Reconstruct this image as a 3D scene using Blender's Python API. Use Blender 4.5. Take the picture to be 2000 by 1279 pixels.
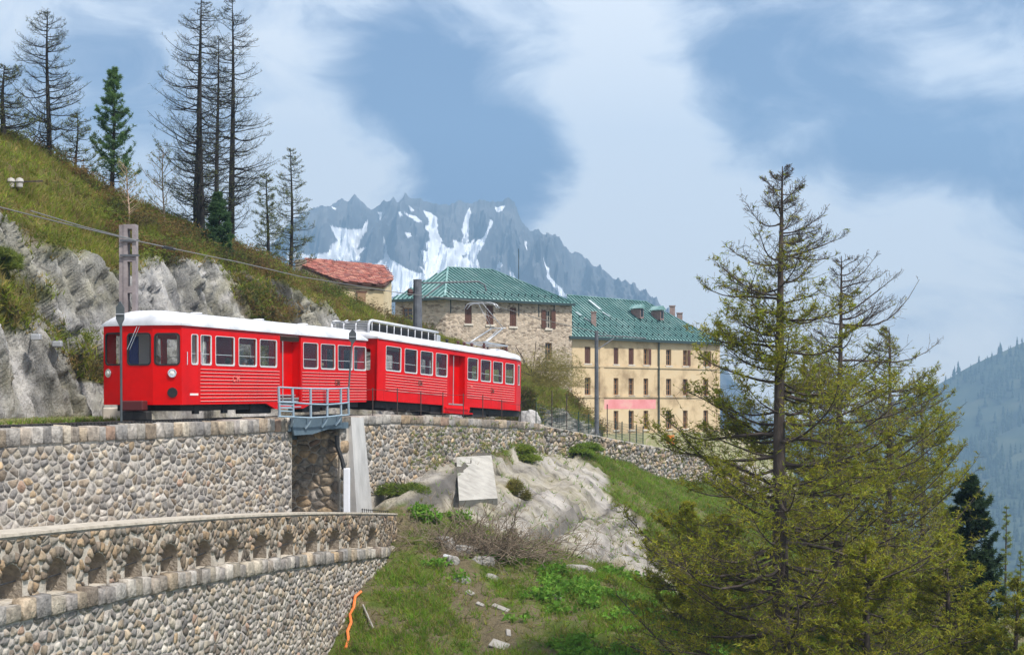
import bpy, bmesh, math, random
import numpy as np
from mathutils import Vector, Matrix, noise as mnoise
from mathutils.geometry import tessellate_polygon

# ------------------------------------------------------------------ camera, sky, sun, exposure
for o in list(bpy.data.objects): bpy.data.objects.remove(o)
SC = bpy.context.scene
COL = SC.collection
F, CX, HY = 2900.0, 1000.0, 785.0           # focal length and horizon in pixels of a 2000 px wide frame
cd = bpy.data.cameras.new("camera"); cam = bpy.data.objects.new("camera", cd); COL.objects.link(cam)
cam.location = (0, 0, 0); cam.rotation_euler = (math.radians(90), 0, 0)
cd.sensor_width = 36; cd.lens = 36 * F / 2000; cd.shift_y = (HY - 639.5) / 2000
cd.clip_start = 0.5; cd.clip_end = 30000
SC.camera = cam
SC.view_settings.view_transform = 'Standard'; SC.view_settings.look = 'None'
SC.view_settings.exposure = 0.4; SC.view_settings.gamma = 1.0; SC.view_settings.use_curve_mapping = False
try:
    SC.cycles.use_denoising = True
    SC.cycles.max_bounces = 6; SC.cycles.transparent_max_bounces = 24; SC.cycles.diffuse_bounces = 3
except Exception: pass

SUN_DIR = Vector((0.62, -0.55, 1.22)).normalized()      # towards the sun
sl = bpy.data.lights.new("sun", 'SUN'); so = bpy.data.objects.new("sun", sl); COL.objects.link(so)
sl.energy = 5.0; sl.angle = math.radians(4); sl.color = (1.0, 0.95, 0.88)
so.rotation_euler = SUN_DIR.to_track_quat('Z', 'Y').to_euler()

def dirpx(px, py): return Vector(((px - CX) / F, 1.0, (HY - py) / F)).normalized()

wd = bpy.data.worlds.new("World"); SC.world = wd; wd.use_nodes = True
nt = wd.node_tree; N = nt.nodes; L = nt.links
for n in list(N): N.remove(n)
def node(t, **kw):
    n = N.new(t)
    for k, v in kw.items(): setattr(n, k, v)
    return n
out = node('ShaderNodeOutputWorld'); bg = node('ShaderNodeBackground'); L.new(bg.outputs[0], out.inputs[0])
sky = node('ShaderNodeTexSky', sky_type='NISHITA', sun_disc=False)
sky.sun_elevation = math.asin(SUN_DIR.z); sky.sun_rotation = math.atan2(SUN_DIR.x, SUN_DIR.y)
tc = node('ShaderNodeTexCoord')
nrm = node('ShaderNodeVectorMath', operation='NORMALIZE'); L.new(tc.outputs['Generated'], nrm.inputs[0])
mp = node('ShaderNodeVectorMath', operation='MULTIPLY'); mp.inputs[1].default_value = (1, 1, 1.9); L.new(nrm.outputs[0], mp.inputs[0])
n1 = node('ShaderNodeTexNoise'); n1.inputs['Scale'].default_value = 5.0; n1.inputs['Detail'].default_value = 7; n1.inputs['Roughness'].default_value = .52; n1.inputs['Distortion'].default_value = .35
L.new(mp.outputs[0], n1.inputs['Vector'])
def M(op, a, b=None, c=None):
    m = node('ShaderNodeMath', operation=op)
    for i, v in enumerate((a, b, c)):
        if v is None: continue
        if isinstance(v, (int, float)): m.inputs[i].default_value = v
        else: L.new(v, m.inputs[i])
    return m.outputs[0]
n2 = node('ShaderNodeTexNoise'); n2.inputs['Scale'].default_value = 11.0; n2.inputs['Detail'].default_value = 8; n2.inputs['Roughness'].default_value = .6; n2.inputs['Distortion'].default_value = .6
L.new(mp.outputs[0], n2.inputs['Vector'])
val = M('MULTIPLY_ADD', n2.outputs['Fac'], 1.5, M('MULTIPLY_ADD', n1.outputs['Fac'], 1.5, -1.0))
# the cloud masses seen over the pass: (px, py, radius in degrees, weight)
for px, py, rad, w in [(880, 255, 5.0, -.42), (760, 160, 4, -.14), (1000, 330, 3, -.22), (1120, 60, 5, .16), (1240, 330, 4.5, .12), (1560, 240, 4.4, -.24), (1880, 60, 6, -.26),
                       (1930, 430, 5, -.14), (640, 380, 3.6, .50), (1330, 540, 6, .42), (120, 160, 7, .10), (1720, 620, 6, .40), (520, 380, 4, .12), (1480, 30, 4, -.14)]:
    dv = node('ShaderNodeVectorMath', operation='DOT_PRODUCT'); L.new(nrm.outputs[0], dv.inputs[0]); dv.inputs[1].default_value = dirpx(px, py)
    mr = node('ShaderNodeMapRange', interpolation_type='SMOOTHERSTEP'); L.new(dv.outputs['Value'], mr.inputs[0])
    mr.inputs[1].default_value = math.cos(math.radians(rad * 1.25)); mr.inputs[2].default_value = 1.0
    val = M('MULTIPLY_ADD', mr.outputs[0], w * 1.15, val)
cr = node('ShaderNodeValToRGB'); L.new(val, cr.inputs[0])
els = cr.color_ramp.elements
stops = [(.04, (.13, .21, .38)), (.24, (.28, .35, .50)), (.40, (.50, .56, .68)), (.54, (.78, .82, .89)), (.74, (1.0, 1.0, 1.0))]
els[0].position, els[0].color = stops[0][0], (*stops[0][1], 1); els[1].position, els[1].color = stops[-1][0], (*stops[-1][1], 1)
for p, c in stops[1:-1]:
    e = els.new(p); e.color = (*c, 1)
sm = node('ShaderNodeMix', data_type='RGBA'); sm.inputs[0].default_value = .88
sk = node('ShaderNodeMix', data_type='RGBA', blend_type='MULTIPLY'); sk.inputs[0].default_value = 1
L.new(sky.outputs[0], sk.inputs[6]); sk.inputs[7].default_value = (.10, .10, .10, 1)
L.new(sk.outputs[2], sm.inputs[6]); L.new(cr.outputs[0], sm.inputs[7])
L.new(sm.outputs[2], bg.inputs[0]); bg.inputs[1].default_value = 1.05

# ------------------------------------------------------------------ helpers
R = random.Random(7); RN = np.random.default_rng(11)
def W(px, py, Y): return Vector(((px - CX) / F * Y, Y, (HY - py) / F * Y))

def hash3(i, j, k):
    h = (i * 374761393 + j * 668265263 + k * 2147483647 + 1013904223) & 0xffffffff
    h = ((h ^ (h >> 13)) * 1274126177) & 0xffffffff
    h = ((h ^ (h >> 16)) * 2246822519) & 0xffffffff
    return ((h ^ (h >> 15)) & 0xffffff) / float(0xffffff)
def vnoise(p):
    p = np.asarray(p, float); i = np.floor(p).astype(np.int64); f = p - i; f = f * f * (3 - 2 * f)
    r = 0
    for dx in (0, 1):
        for dy in (0, 1):
            for dz in (0, 1):
                w = (f[:, 0] if dx else 1 - f[:, 0]) * (f[:, 1] if dy else 1 - f[:, 1]) * (f[:, 2] if dz else 1 - f[:, 2])
                r = r + w * hash3(i[:, 0] + dx, i[:, 1] + dy, i[:, 2] + dz)
    return r
def fbm(p, o=4, ridged=False):
    p = np.asarray(p, float); a, s, r = .5, 0, 0
    for k in range(o):
        n = vnoise(p * 2 ** k + k * 17.3)
        if ridged: n = 1 - np.abs(2 * n - 1)
        r = r + a * n; s += a; a *= .5
    return r / s
def sstep(a, b, x):
    t = np.clip((x - a) / (b - a), 0, 1); return t * t * (3 - 2 * t)

MATS = {}
def mat(name, c1, c2=None, scale=3.0, rough=.8, metal=0, bump=0, bscale=None, detail=5, attr=None, stretch=None, dist=.02, c3=None, spec=.4, sub=None):
    """procedural material: two (three) tones mixed by world-space noise, optional colour attribute, fine relief"""
    if name in MATS: return MATS[name]
    m = bpy.data.materials.new(name); m.use_nodes = True; t = m.node_tree; P = t.nodes['Principled BSDF']
    P.inputs['Roughness'].default_value = rough; P.inputs['Metallic'].default_value = metal
    P.inputs['Specular IOR Level'].default_value = spec
    g = t.nodes.new('ShaderNodeNewGeometry'); vec = g.outputs['Position']
    if stretch:
        v = t.nodes.new('ShaderNodeVectorMath'); v.operation = 'MULTIPLY'; v.inputs[1].default_value = stretch
        t.links.new(vec, v.inputs[0]); vec = v.outputs[0]
    src = None
    if attr:
        a = t.nodes.new('ShaderNodeAttribute'); a.attribute_name = attr; src = a.outputs['Color']
    if c2 is not None:
        n = t.nodes.new('ShaderNodeTexNoise'); n.inputs['Scale'].default_value = scale; n.inputs['Detail'].default_value = detail; n.inputs['Roughness'].default_value = .6
        t.links.new(vec, n.inputs['Vector'])
        r = t.nodes.new('ShaderNodeValToRGB'); t.links.new(n.outputs['Fac'], r.inputs[0])
        e = r.color_ramp.elements; e[0].position = .32; e[1].position = .68
        e[0].color = (*c1, 1); e[1].color = (*c2, 1)
        if c3 is not None:
            x = e.new(.5); x.color = (*c3, 1)
        if src is not None:
            mx = t.nodes.new('ShaderNodeMix'); mx.data_type = 'RGBA'; mx.blend_type = 'MULTIPLY'; mx.inputs[0].default_value = 1
            t.links.new(src, mx.inputs[6]); t.links.new(r.outputs[0], mx.inputs[7]); src = mx.outputs[2]
        else: src = r.outputs[0]
    if src is not None: t.links.new(src, P.inputs['Base Color'])
    else: P.inputs['Base Color'].default_value = (*c1, 1)
    if bump:
        n2 = t.nodes.new('ShaderNodeTexNoise'); n2.inputs['Scale'].default_value = bscale or scale * 4; n2.inputs['Detail'].default_value = 6
        t.links.new(vec, n2.inputs['Vector'])
        b = t.nodes.new('ShaderNodeBump'); b.inputs['Strength'].default_value = bump; b.inputs['Distance'].default_value = dist
        t.links.new(n2.outputs['Fac'], b.inputs['Height']); t.links.new(b.outputs[0], P.inputs['Normal'])
    if sub:   # light passing through thin leaves
        tr = t.nodes.new('ShaderNodeBsdfTranslucent'); ms = t.nodes.new('ShaderNodeAddShader')
        if src is not None: t.links.new(src, tr.inputs[0])
        else: tr.inputs[0].default_value = (*c1, 1)
        t.links.new(P.outputs[0], ms.inputs[0]); t.links.new(tr.outputs[0], ms.inputs[1])
        t.links.new(ms.outputs[0], t.nodes['Material Output'].inputs[0])
    MATS[name] = m; return m
def glass(name, tint=(.96, .97, .97), keep=.8):
    if name in MATS: return MATS[name]
    m = bpy.data.materials.new(name); m.use_nodes = True; t = m.node_tree
    for n in list(t.nodes):
        if n.type != 'OUTPUT_MATERIAL': t.nodes.remove(n)
    o = [n for n in t.nodes if n.type == 'OUTPUT_MATERIAL'][0]
    a = t.nodes.new('ShaderNodeBsdfTransparent'); a.inputs[0].default_value = (*tint, 1)
    g = t.nodes.new('ShaderNodeBsdfGlossy'); g.inputs['Roughness'].default_value = .03
    f0 = t.nodes.new('ShaderNodeLayerWeight'); f0.inputs[0].default_value = .5; pw = t.nodes.new('ShaderNodeMath'); pw.operation = 'POWER'; pw.inputs[1].default_value = 4; t.links.new(f0.outputs['Facing'], pw.inputs[0])
    f = t.nodes.new('ShaderNodeMath'); f.operation = 'MULTIPLY_ADD'; f.inputs[1].default_value = .35; f.inputs[2].default_value = .02; t.links.new(pw.outputs[0], f.inputs[0])
    s = t.nodes.new('ShaderNodeMixShader'); t.links.new(f.outputs[0], s.inputs[0]); t.links.new(a.outputs[0], s.inputs[1]); t.links.new(g.outputs[0], s.inputs[2])
    t.links.new(s.outputs[0], o.inputs[0]); MATS[name] = m; return m

def link(o, parent=None):
    COL.objects.link(o)
    if parent is not None:
        o.parent = parent
    return o
def tag(o, label=None, cat=None, group=None, kind=None):
    if label: o["label"] = label
    if cat: o["category"] = cat
    if group: o["group"] = group
    if kind: o["kind"] = kind
    return o
def empty(name, loc=(0, 0, 0), rot=(0, 0, 0), label=None, cat=None, group=None):
    e = bpy.data.objects.new(name, None); e.location = loc; e.rotation_euler = rot; e.empty_display_size = .2
    COL.objects.link(e); tag(e, label, cat, group); bpy.context.view_layer.update(); return e
def adopt(o, root):
    """parent a mesh written in world coordinates to a thing's root, keeping it in place"""
    o.parent = root; o.matrix_parent_inverse = root.matrix_basis.inverted(); return o

def arr_mesh(name, V, T, m, col=None, smooth=False, root=None, local=False, nper=3):
    """mesh object from numpy verts and faces (all with nper corners)"""
    V = np.asarray(V, np.float32).reshape(-1, 3); T = np.asarray(T, np.int32).reshape(-1, nper)
    me = bpy.data.meshes.new(name)
    me.vertices.add(len(V)); me.vertices.foreach_set('co', V.ravel())
    me.loops.add(T.size); me.loops.foreach_set('vertex_index', T.ravel())
    me.polygons.add(len(T)); me.polygons.foreach_set('loop_start', np.arange(0, T.size, nper, dtype=np.int32))
    if smooth: me.polygons.foreach_set('use_smooth', np.ones(len(T), bool))
    me.update(calc_edges=True); me.validate()
    if col is not None:
        a = me.color_attributes.new('Col', 'FLOAT_COLOR', 'POINT')
        c = np.ones((len(V), 4), np.float32); c[:, :3] = col; a.data.foreach_set('color', c.ravel())
    if m: me.materials.append(m)
    o = bpy.data.objects.new(name, me); COL.objects.link(o)
    if root is not None:
        if local: o.parent = root
        else: adopt(o, root)
    return o

class MB:
    """collects shapes into one mesh"""
    def __init__(s): s.v = []; s.f = []
    def add(s, vs, fs):
        b = len(s.v); s.v += [tuple(v) for v in vs]; s.f += [tuple(i + b for i in f) for f in fs]; return s
    def box(s, c, d, ax=None):
        """box centre c, full size d, axes ax (3 vectors)"""
        c = Vector(c); ax = ax or (Vector((1, 0, 0)), Vector((0, 1, 0)), Vector((0, 0, 1)))
        vs = [c + ax[0] * (d[0] / 2 * i) + ax[1] * (d[1] / 2 * j) + ax[2] * (d[2] / 2 * k) for i in (-1, 1) for j in (-1, 1) for k in (-1, 1)]
        return s.add(vs, [(0, 1, 3, 2), (4, 6, 7, 5), (0, 4, 5, 1), (2, 3, 7, 6), (0, 2, 6, 4), (1, 5, 7, 3)])
    def bx(s, x0, x1, y0, y1, z0, z1): return s.box(((x0 + x1) / 2, (y0 + y1) / 2, (z0 + z1) / 2), (x1 - x0, y1 - y0, z1 - z0))
    def bar(s, a, b, w, h=None):
        a = Vector(a); b = Vector(b); d = (b - a); l = d.length
        if l < 1e-6: return s
        d /= l; up = Vector((0, 0, 1)) if abs(d.z) < .95 else Vector((0, 1, 0)); x = d.cross(up).normalized(); y = x.cross(d)
        return s.box((a + b) / 2, (l, w, h or w), (d, x, y))
    def tube(s, pts, r, n=8, cap=True):
        pts = [Vector(p) for p in pts]; rs = r if isinstance(r, (list, tuple)) else [r] * len(pts); vs = []; x = None
        for i, p in enumerate(pts):
            d = (pts[min(i + 1, len(pts) - 1)] - pts[max(i - 1, 0)]).normalized()
            if x is None: x = d.cross(Vector((0, 0, 1)) if abs(d.z) < .9 else Vector((1, 0, 0))).normalized()
            else: x = (x - d * x.dot(d)).normalized()
            y = d.cross(x)
            vs += [p + (x * math.cos(a) + y * math.sin(a)) * rs[i] for a in [2 * math.pi * k / n for k in range(n)]]
        fs = [(i * n + k, i * n + (k + 1) % n, (i + 1) * n + (k + 1) % n, (i + 1) * n + k) for i in range(len(pts) - 1) for k in range(n)]
        if cap: fs += [tuple(range(n - 1, -1, -1)), tuple(range((len(pts) - 1) * n, len(pts) * n))]
        return s.add(vs, fs)
    def lathe(s, c, ax, prof, n=16):
        """profile [(along axis, radius)]"""
        ax = Vector(ax).normalized(); c = Vector(c)
        return s.tube([c + ax * a for a, _ in prof], [max(r, 1e-4) for _, r in prof], n)
    def build(s, name, m, parent=None, smooth=False, bevel=0, world=False):
        me = bpy.data.meshes.new(name); me.from_pydata(s.v, [], s.f); me.update()
        bm = bmesh.new(); bm.from_mesh(me); bmesh.ops.recalc_face_normals(bm, faces=bm.faces)
        if bevel: bmesh.ops.bevel(bm, geom=bm.edges[:], offset=bevel, segments=1, affect='EDGES', clamp_overlap=True)
        bm.to_mesh(me); bm.free()
        if smooth:
            for p in me.polygons: p.use_smooth = True
        me.materials.append(m)
        o = bpy.data.objects.new(name, me); COL.objects.link(o)
        if parent is not None:
            if world: adopt(o, parent)
            else: o.parent = parent
        return o

def rrect(x0, y0, x1, y1, r=.05, n=3):
    p = []
    for cx, cy, a in ((x1 - r, y0 + r, -90), (x1 - r, y1 - r, 0), (x0 + r, y1 - r, 90), (x0 + r, y0 + r, 180)):
        for k in range(n + 1):
            t = math.radians(a + 90 * k / n); p.append((cx + r * math.cos(t), cy + r * math.sin(t)))
    return p
def plate(mb, outer, holes, f, d0, d1):
    """flat plate with holes; f(x, y, depth) -> point"""
    loops = [outer] + list(holes)
    tris = tessellate_polygon([[Vector((x, y, 0)) for x, y in l] for l in loops])
    flat = [p for l in loops for p in l]; n = len(flat)
    vs = [f(x, y, d0) for x, y in flat] + [f(x, y, d1) for x, y in flat]
    fs = [tuple(t) for t in tris] + [tuple(i + n for i in reversed(t)) for t in tris]
    b = 0
    for l in loops:
        k = len(l)
        fs += [(b + i, b + (i + 1) % k, b + (i + 1) % k + n, b + i + n) for i in range(k)]; b += k
    return mb.add(vs, fs)

def batch_tubes(P, Rr, sides=3):
    """P (N,K,3), Rr (N,K) -> verts, quads"""
    n, K, _ = P.shape
    T = np.gradient(P, axis=1); T /= np.linalg.norm(T, axis=2, keepdims=True) + 1e-9
    ref = np.where(np.abs(T[..., 2:3]) < .9, np.array([0, 0, 1.]), np.array([1., 0, 0]))
    X = np.cross(T, ref); X /= np.linalg.norm(X, axis=2, keepdims=True) + 1e-9; Yv = np.cross(T, X)
    a = np.arange(sides) * 2 * math.pi / sides
    V = P[:, :, None, :] + Rr[:, :, None, None] * (X[:, :, None, :] * np.cos(a)[None, None, :, None] + Yv[:, :, None, :] * np.sin(a)[None, None, :, None])
    idx = np.arange(n * K * sides).reshape(n, K, sides)
    q = np.stack([idx[:, :-1, :], np.roll(idx, -1, 2)[:, :-1, :], np.roll(idx, -1, 2)[:, 1:, :], idx[:, 1:, :]], -1)
    return V.reshape(-1, 3), q.reshape(-1, 4)
# ------------------------------------------------------------------ line of the track
P0 = Vector((-9.77, 43.94)); A1, A2 = math.radians(17.5), math.radians(23.0); SB = 14.1
D1 = Vector((math.sin(A1), math.cos(A1))); D2 = Vector((math.sin(A2), math.cos(A2)))
def trk(s, off=0.0, dz=0.0):
    """point beside the track: s metres along the cars' outer side, off metres to the right of it, dz above the rail"""
    # blend of heading over 3 m so walls bend softly
    if s <= SB: p = P0 + D1 * s; d = D1
    else: p = P0 + D1 * SB + D2 * (s - SB); d = D2
    t = min(max((s - SB + 2) / 4, 0), 1); d = (D1 * (1 - t) + D2 * t).normalized()
    p = p + Vector((d.y, -d.x)) * off
    return Vector((p.x, p.y, zr(s) + dz))
def zr(s):
    if s <= 14.1: return -.57 + .006 * s
    if s <= 28.3: return -.485 - .033 * (s - 14.1)
    return -.953 - .085 * (s - 28.3)
def s_at(px, off):
    lo, hi = -32.0, 90.0
    for _ in range(46):
        m = (lo + hi) / 2; p = trk(m, off)
        if CX + F * p.x / p.y < px: lo = m
        else: hi = m
    return (lo + hi) / 2

ROCK = mat('rock', (.30, .28, .265), (.52, .49, .46), scale=1.3, c3=(.42, .40, .385), rough=.9, bump=.8, bscale=5, dist=.08)
def ground_material(name, grass1, grass2, soil, rock1, rock2, streak=(1, 1, 1)):
    """grass / soil / rock mixed by the painted 'Col' attribute: r = rock, g = dry grass"""
    m = bpy.data.materials.new(name); m.use_nodes = True; t = m.node_tree; P = t.nodes['Principled BSDF']; P.inputs['Roughness'].default_value = .92; P.inputs['Specular IOR Level'].default_value = .2
    nd, lk = t.nodes.new, t.links.new
    a = nd('ShaderNodeAttribute'); a.attribute_name = 'Col'; sep = nd('ShaderNodeSeparateColor'); lk(a.outputs['Color'], sep.inputs[0])
    g = nd('ShaderNodeNewGeometry')
    v = nd('ShaderNodeVectorMath'); v.operation = 'MULTIPLY'; v.inputs[1].default_value = streak; lk(g.outputs['Position'], v.inputs[0])
    def nz(sc, det=6, vec=None):
        n = nd('ShaderNodeTexNoise'); n.inputs['Scale'].default_value = sc; n.inputs['Detail'].default_value = det; n.inputs['Roughness'].default_value = .65; lk(vec or g.outputs['Position'], n.inputs['Vector']); return n.outputs['Fac']
    def ramp(f, cols):
        r = nd('ShaderNodeValToRGB'); lk(f, r.inputs[0]); e = r.color_ramp.elements
        e[0].position, e[0].color = cols[0][0], (*cols[0][1], 1); e[1].position, e[1].color = cols[-1][0], (*cols[-1][1], 1)
        for p, c in cols[1:-1]:
            x = e.new(p); x.color = (*c, 1)
        return r.outputs[0]
    def mix(f, x, y):
        n = nd('ShaderNodeMix'); n.data_type = 'RGBA'; lk(f, n.inputs[0]); lk(x, n.inputs[6]); lk(y, n.inputs[7]); return n.outputs[2]
    gr = ramp(nz(1.1), [(.3, grass1), (.5, grass2), (.62, soil), (.75, grass1)])
    soilc = ramp(nz(6), [(.3, tuple(c * .6 for c in soil)), (.7, soil)])
    gr = mix(sep.outputs[1], gr, soilc)
    rk = ramp(nz(.9, 8, v.outputs[0]), [(.30, tuple(c * .22 for c in rock1)), (.41, rock1), (.58, rock2), (.74, tuple(min(1, c * 1.2) for c in rock2))])
    rk2 = ramp(nz(.35, 3), [(.4, (1, 1, 1)), (.62, (.78, .76, .62)), (.7, (1, .98, .95))])
    mm = nd('ShaderNodeMix'); mm.data_type = 'RGBA'; mm.blend_type = 'MULTIPLY'; mm.inputs[0].default_value = 1; lk(rk, mm.inputs[6]); lk(rk2, mm.inputs[7])
    dk = nd('ShaderNodeMix'); dk.data_type = 'RGBA'; lk(sep.outputs[2], dk.inputs[0]); lk(mm.outputs[2], dk.inputs[6]); dk.inputs[7].default_value = (.075, .07, .066, 1)      # dark crack-like streaks laid over the rock colour
    lk(mix(sep.outputs[0], gr, dk.outputs[2]), P.inputs['Base Color'])
    b = nd('ShaderNodeBump'); b.inputs['Strength'].default_value = 1; b.inputs['Distance'].default_value = .3; lk(nz(3.2, 9, v.outputs[0]), b.inputs['Height']); lk(b.outputs[0], P.inputs['Normal'])
    return m
def grid_faces(nr, nc):
    i = np.arange(nr * nc).reshape(nr, nc)
    return np.stack([i[:-1, :-1], i[:-1, 1:], i[1:, 1:], i[1:, :-1]], -1).reshape(-1, 4)
def grid_normals(G):
    du = np.gradient(G, axis=1); dv = np.gradient(G, axis=0); n = np.cross(du, dv); return n / (np.linalg.norm(n, axis=2, keepdims=True) + 1e-9)

# ------------------------------------------------------------------ hillside above the track: rock face, grass crest
cpx = np.concatenate([np.linspace(-190, 800, 360), np.linspace(803, 1178, 110)]); NC = len(cpx)
rt_y = np.interp(cpx, [-190, -100, 0, 60, 150, 230, 330, 400, 460, 560, 640, 690, 760, 850, 950, 1040, 1100, 1165, 1178],
                 [360, 400, 425, 480, 505, 527, 505, 512, 530, 562, 600, 632, 668, 705, 745, 788, 812, 838, 846])
cr_y = np.interp(cpx, [-190, -100, 0, 100, 210, 300, 390, 470, 590, 680, 740, 800, 900, 1020, 1080, 1120, 1165, 1178],
                 [180, 215, 255, 300, 372, 415, 455, 490, 545, 588, 614, 640, 672, 716, 748, 788, 832, 845])
HB = [trk(s_at(p, -6.3), -6.3) for p in cpx]
NR1, NR2, NR3 = 62, 56, 14
G = np.zeros((NR1 + NR2 + NR3, NC, 3)); rockm = np.zeros(G.shape[:2])
for j, p in enumerate(cpx):
    b = HB[j]; small = float(np.interp(p, [740, 1000, 1178], [1, .55, .25]))
    Yr = b.y + 2.6 * small; Yc = b.y + 13.5 * small + float(np.interp(p, [-190, 100], [3, 0])); k = (p - CX) / F
    zb, zrk, zc = b.z - .5, (HY - rt_y[j]) / F * Yr, (HY - cr_y[j]) / F * Yc
    t = np.linspace(0, 1, NR1); y = b.y + (Yr - b.y) * t ** 1.6; G[:NR1, j] = np.stack([k * y, y, zb + (zrk - zb) * t ** .85], -1)
    t = np.linspace(0, 1, NR2 + 1)[1:]; y = Yr + (Yc - Yr) * t; G[NR1:NR1 + NR2, j] = np.stack([k * y, y, zrk + (zc - zrk) * (t + .35 * t * (1 - t))], -1)
    t = np.linspace(0, 1, NR3 + 1)[1:]; y = Yc + 26 * t; G[NR1 + NR2:, j] = np.stack([k * y, y, zc - .3 - 5 * t ** 1.5], -1)
    rockm[:NR1, j] = 1
nrm_ = grid_normals(G); nrm_ *= -np.sign(nrm_[..., 1:2] + 1e-9)
pts = G.reshape(-1, 3); al = pts[:, 0] * .3 + pts[:, 1] * .95
qa = .90 * al + .42 * pts[:, 2]; qb = -.42 * al + .90 * pts[:, 2]
strata = .62 - fbm(np.stack([qa * .8, qb * .11, pts[:, 0] * 0 + 3], -1), 5, True) + .35 * (.6 - fbm(np.stack([qa * 2.1, qb * .3, pts[:, 0] * 0 + 8], -1), 3, True))
blocks = fbm(np.stack([qa * .22, qb * .18, al * 0], -1), 3) - .5
fine = fbm(pts * 1.7, 4) - .5
def fracture(a, b, fa, fb, k):
    """blocks split along two joint sets, each block set in or out"""
    ia = np.floor(a * fa + .6 * fbm(np.stack([a * .7, b * .4, a * 0 + k], -1), 2)); ib = np.floor(b * fb + .37 * hash3(ia.astype(np.int64), ia.astype(np.int64) * 0 + k, ia.astype(np.int64) * 0) * 3 + .5 * fbm(np.stack([a * .5, b * .6, a * 0 + k + 4], -1), 2))
    z0 = ia.astype(np.int64) * 0; return hash3(ia.astype(np.int64), ib.astype(np.int64), z0 + k) - .5 + .5 * ((a * fa) % 1.0 - .5) * (hash3(ia.astype(np.int64), ib.astype(np.int64), z0 + k + 9) - .3)
frac = fracture(qa, qb, 1.0, .18, 3) * .75 + fracture(qa, qb, 3.0, .6, 5) * .30 + fracture(qa, qb, 6.5, 1.6, 8) * .12
row = np.repeat(np.arange(G.shape[0]), NC) / 1.0
rock_amt = 1 - sstep(NR1 - 7, NR1 + 5, row + 16 * (fbm(pts * .35, 3) - .5))
low = sstep(.05, .35, row / NR1)
disp = rock_amt * ((strata * 1.6 + frac) * (.4 + .6 * low) + blocks * .9 + fine * .14) + (1 - rock_amt) * ((fbm(pts * .45, 3) - .5) * .9 + (fbm(pts * 1.4, 3) - .5) * .35)
edge = np.minimum(1, row / 4) * np.where(row > NR1 + NR2 - 3, .3, 1)
pts = pts + nrm_.reshape(-1, 3) * (disp * edge)[:, None]
dry = sstep(.5, .66, fbm(pts * .5 + 9, 4)) * .8
patch = sstep(.60, .68, fbm(np.stack([al * .25, pts[:, 2] * .5, al * 0 + 5], -1), 3))          # grass ledges in the rock
rk = np.clip(rock_amt - patch * (row > 14) * .9, 0, 1)
HILL = ground_material('hillside_ground', (.07, .078, .014), (.115, .12, .022), (.14, .105, .05), (.27, .265, .26), (.50, .485, .47), (1.0, 1.0, .35))
hill = arr_mesh('hillside', pts, grid_faces(G.shape[0], NC), HILL, np.stack([rk, dry, .85 * sstep(.54, .68, fbm(np.stack([qa * 1.3, qb * .10, qa * 0 + 2], -1), 4)) * sstep(.38, .6, fbm(pts * .4 + 3, 3))], -1), False, nper=4)
tag(hill, kind='structure'); HILLP = pts.reshape(G.shape); HILLROCK = rk.reshape(G.shape[:2])

# ------------------------------------------------------------------ slope below the track and the wider ground
cp = []
for px, py, Y in [(640, 1279, 44), (690, 1160, 47.2), (745, 1090, 51), (772, 1030, 53.4), (800, 985, 54), (740, 992, 54.6), (850, 925, 59), (950, 893, 65), (1050, 872, 70.5), (1150, 884, 76.5),
                  (1250, 925, 83), (1350, 955, 91), (1450, 975, 99), (900, 1000, 55), (1000, 1052, 54.5), (1100, 1092, 54.5), (1000, 950, 60), (1100, 950, 66), (1200, 1000, 66), (1250, 1050, 64),
                  (1290, 1012, 72), (1200, 1100, 57), (1250, 1150, 54), (800, 1100, 50), (900, 1150, 48), (1000, 1200, 46), (800, 1279, 43), (1000, 1279, 42.5), (1200, 1279, 42), (1350, 1290, 42), (1300, 1150, 54), (1400, 1080, 66)]:
    cp.append(tuple(W(px, py, Y)))
cp += [(-6, 36, -9.6), (0, 34, -9.4), (6, 33, -9.3), (7, 38, -8.6), (14, 40, -10), (-6.5, 26, -12), (4, 22, -12.5), (16, 26, -13), (30, 35, -16), (14, 60, -8.5), (20, 75, -9), (32, 60, -15), (45, 90, -22), (22, 104, -8.5), (45, 35, -22), (40, 112, -18), (-11, 32, -10), (-9, 44, -9), (-10, 52, -8)]
cp = np.array(cp)
def tps_fit(C):
    x = C[:, :2] / 20; n = len(x); d = np.linalg.norm(x[:, None] - x[None], axis=2); K = np.where(d > 0, d * d * np.log(d + 1e-12), 0) + np.eye(n) * .004
    Pm = np.hstack([np.ones((n, 1)), x]); A = np.zeros((n + 3, n + 3)); A[:n, :n] = K; A[:n, n:] = Pm; A[n:, :n] = Pm.T
    return x, np.linalg.solve(A, np.concatenate([C[:, 2], np.zeros(3)]))
TX, TW = tps_fit(cp)
def tps(XY):
    x = np.asarray(XY) / 20; d = np.linalg.norm(x[:, None] - TX[None], axis=2); K = np.where(d > 0, d * d * np.log(d + 1e-12), 0)
    return K @ TW[:len(TX)] + TW[len(TX)] + x @ TW[len(TX) + 1:]
gx = np.linspace(-13, 46, 236); gy = np.linspace(20, 113, 330); GX, GY = np.meshgrid(gx, gy)
XY = np.stack([GX.ravel(), GY.ravel()], -1); Z = np.concatenate([tps(XY[i:i + 20000]) for i in range(0, len(XY), 20000)])
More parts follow.
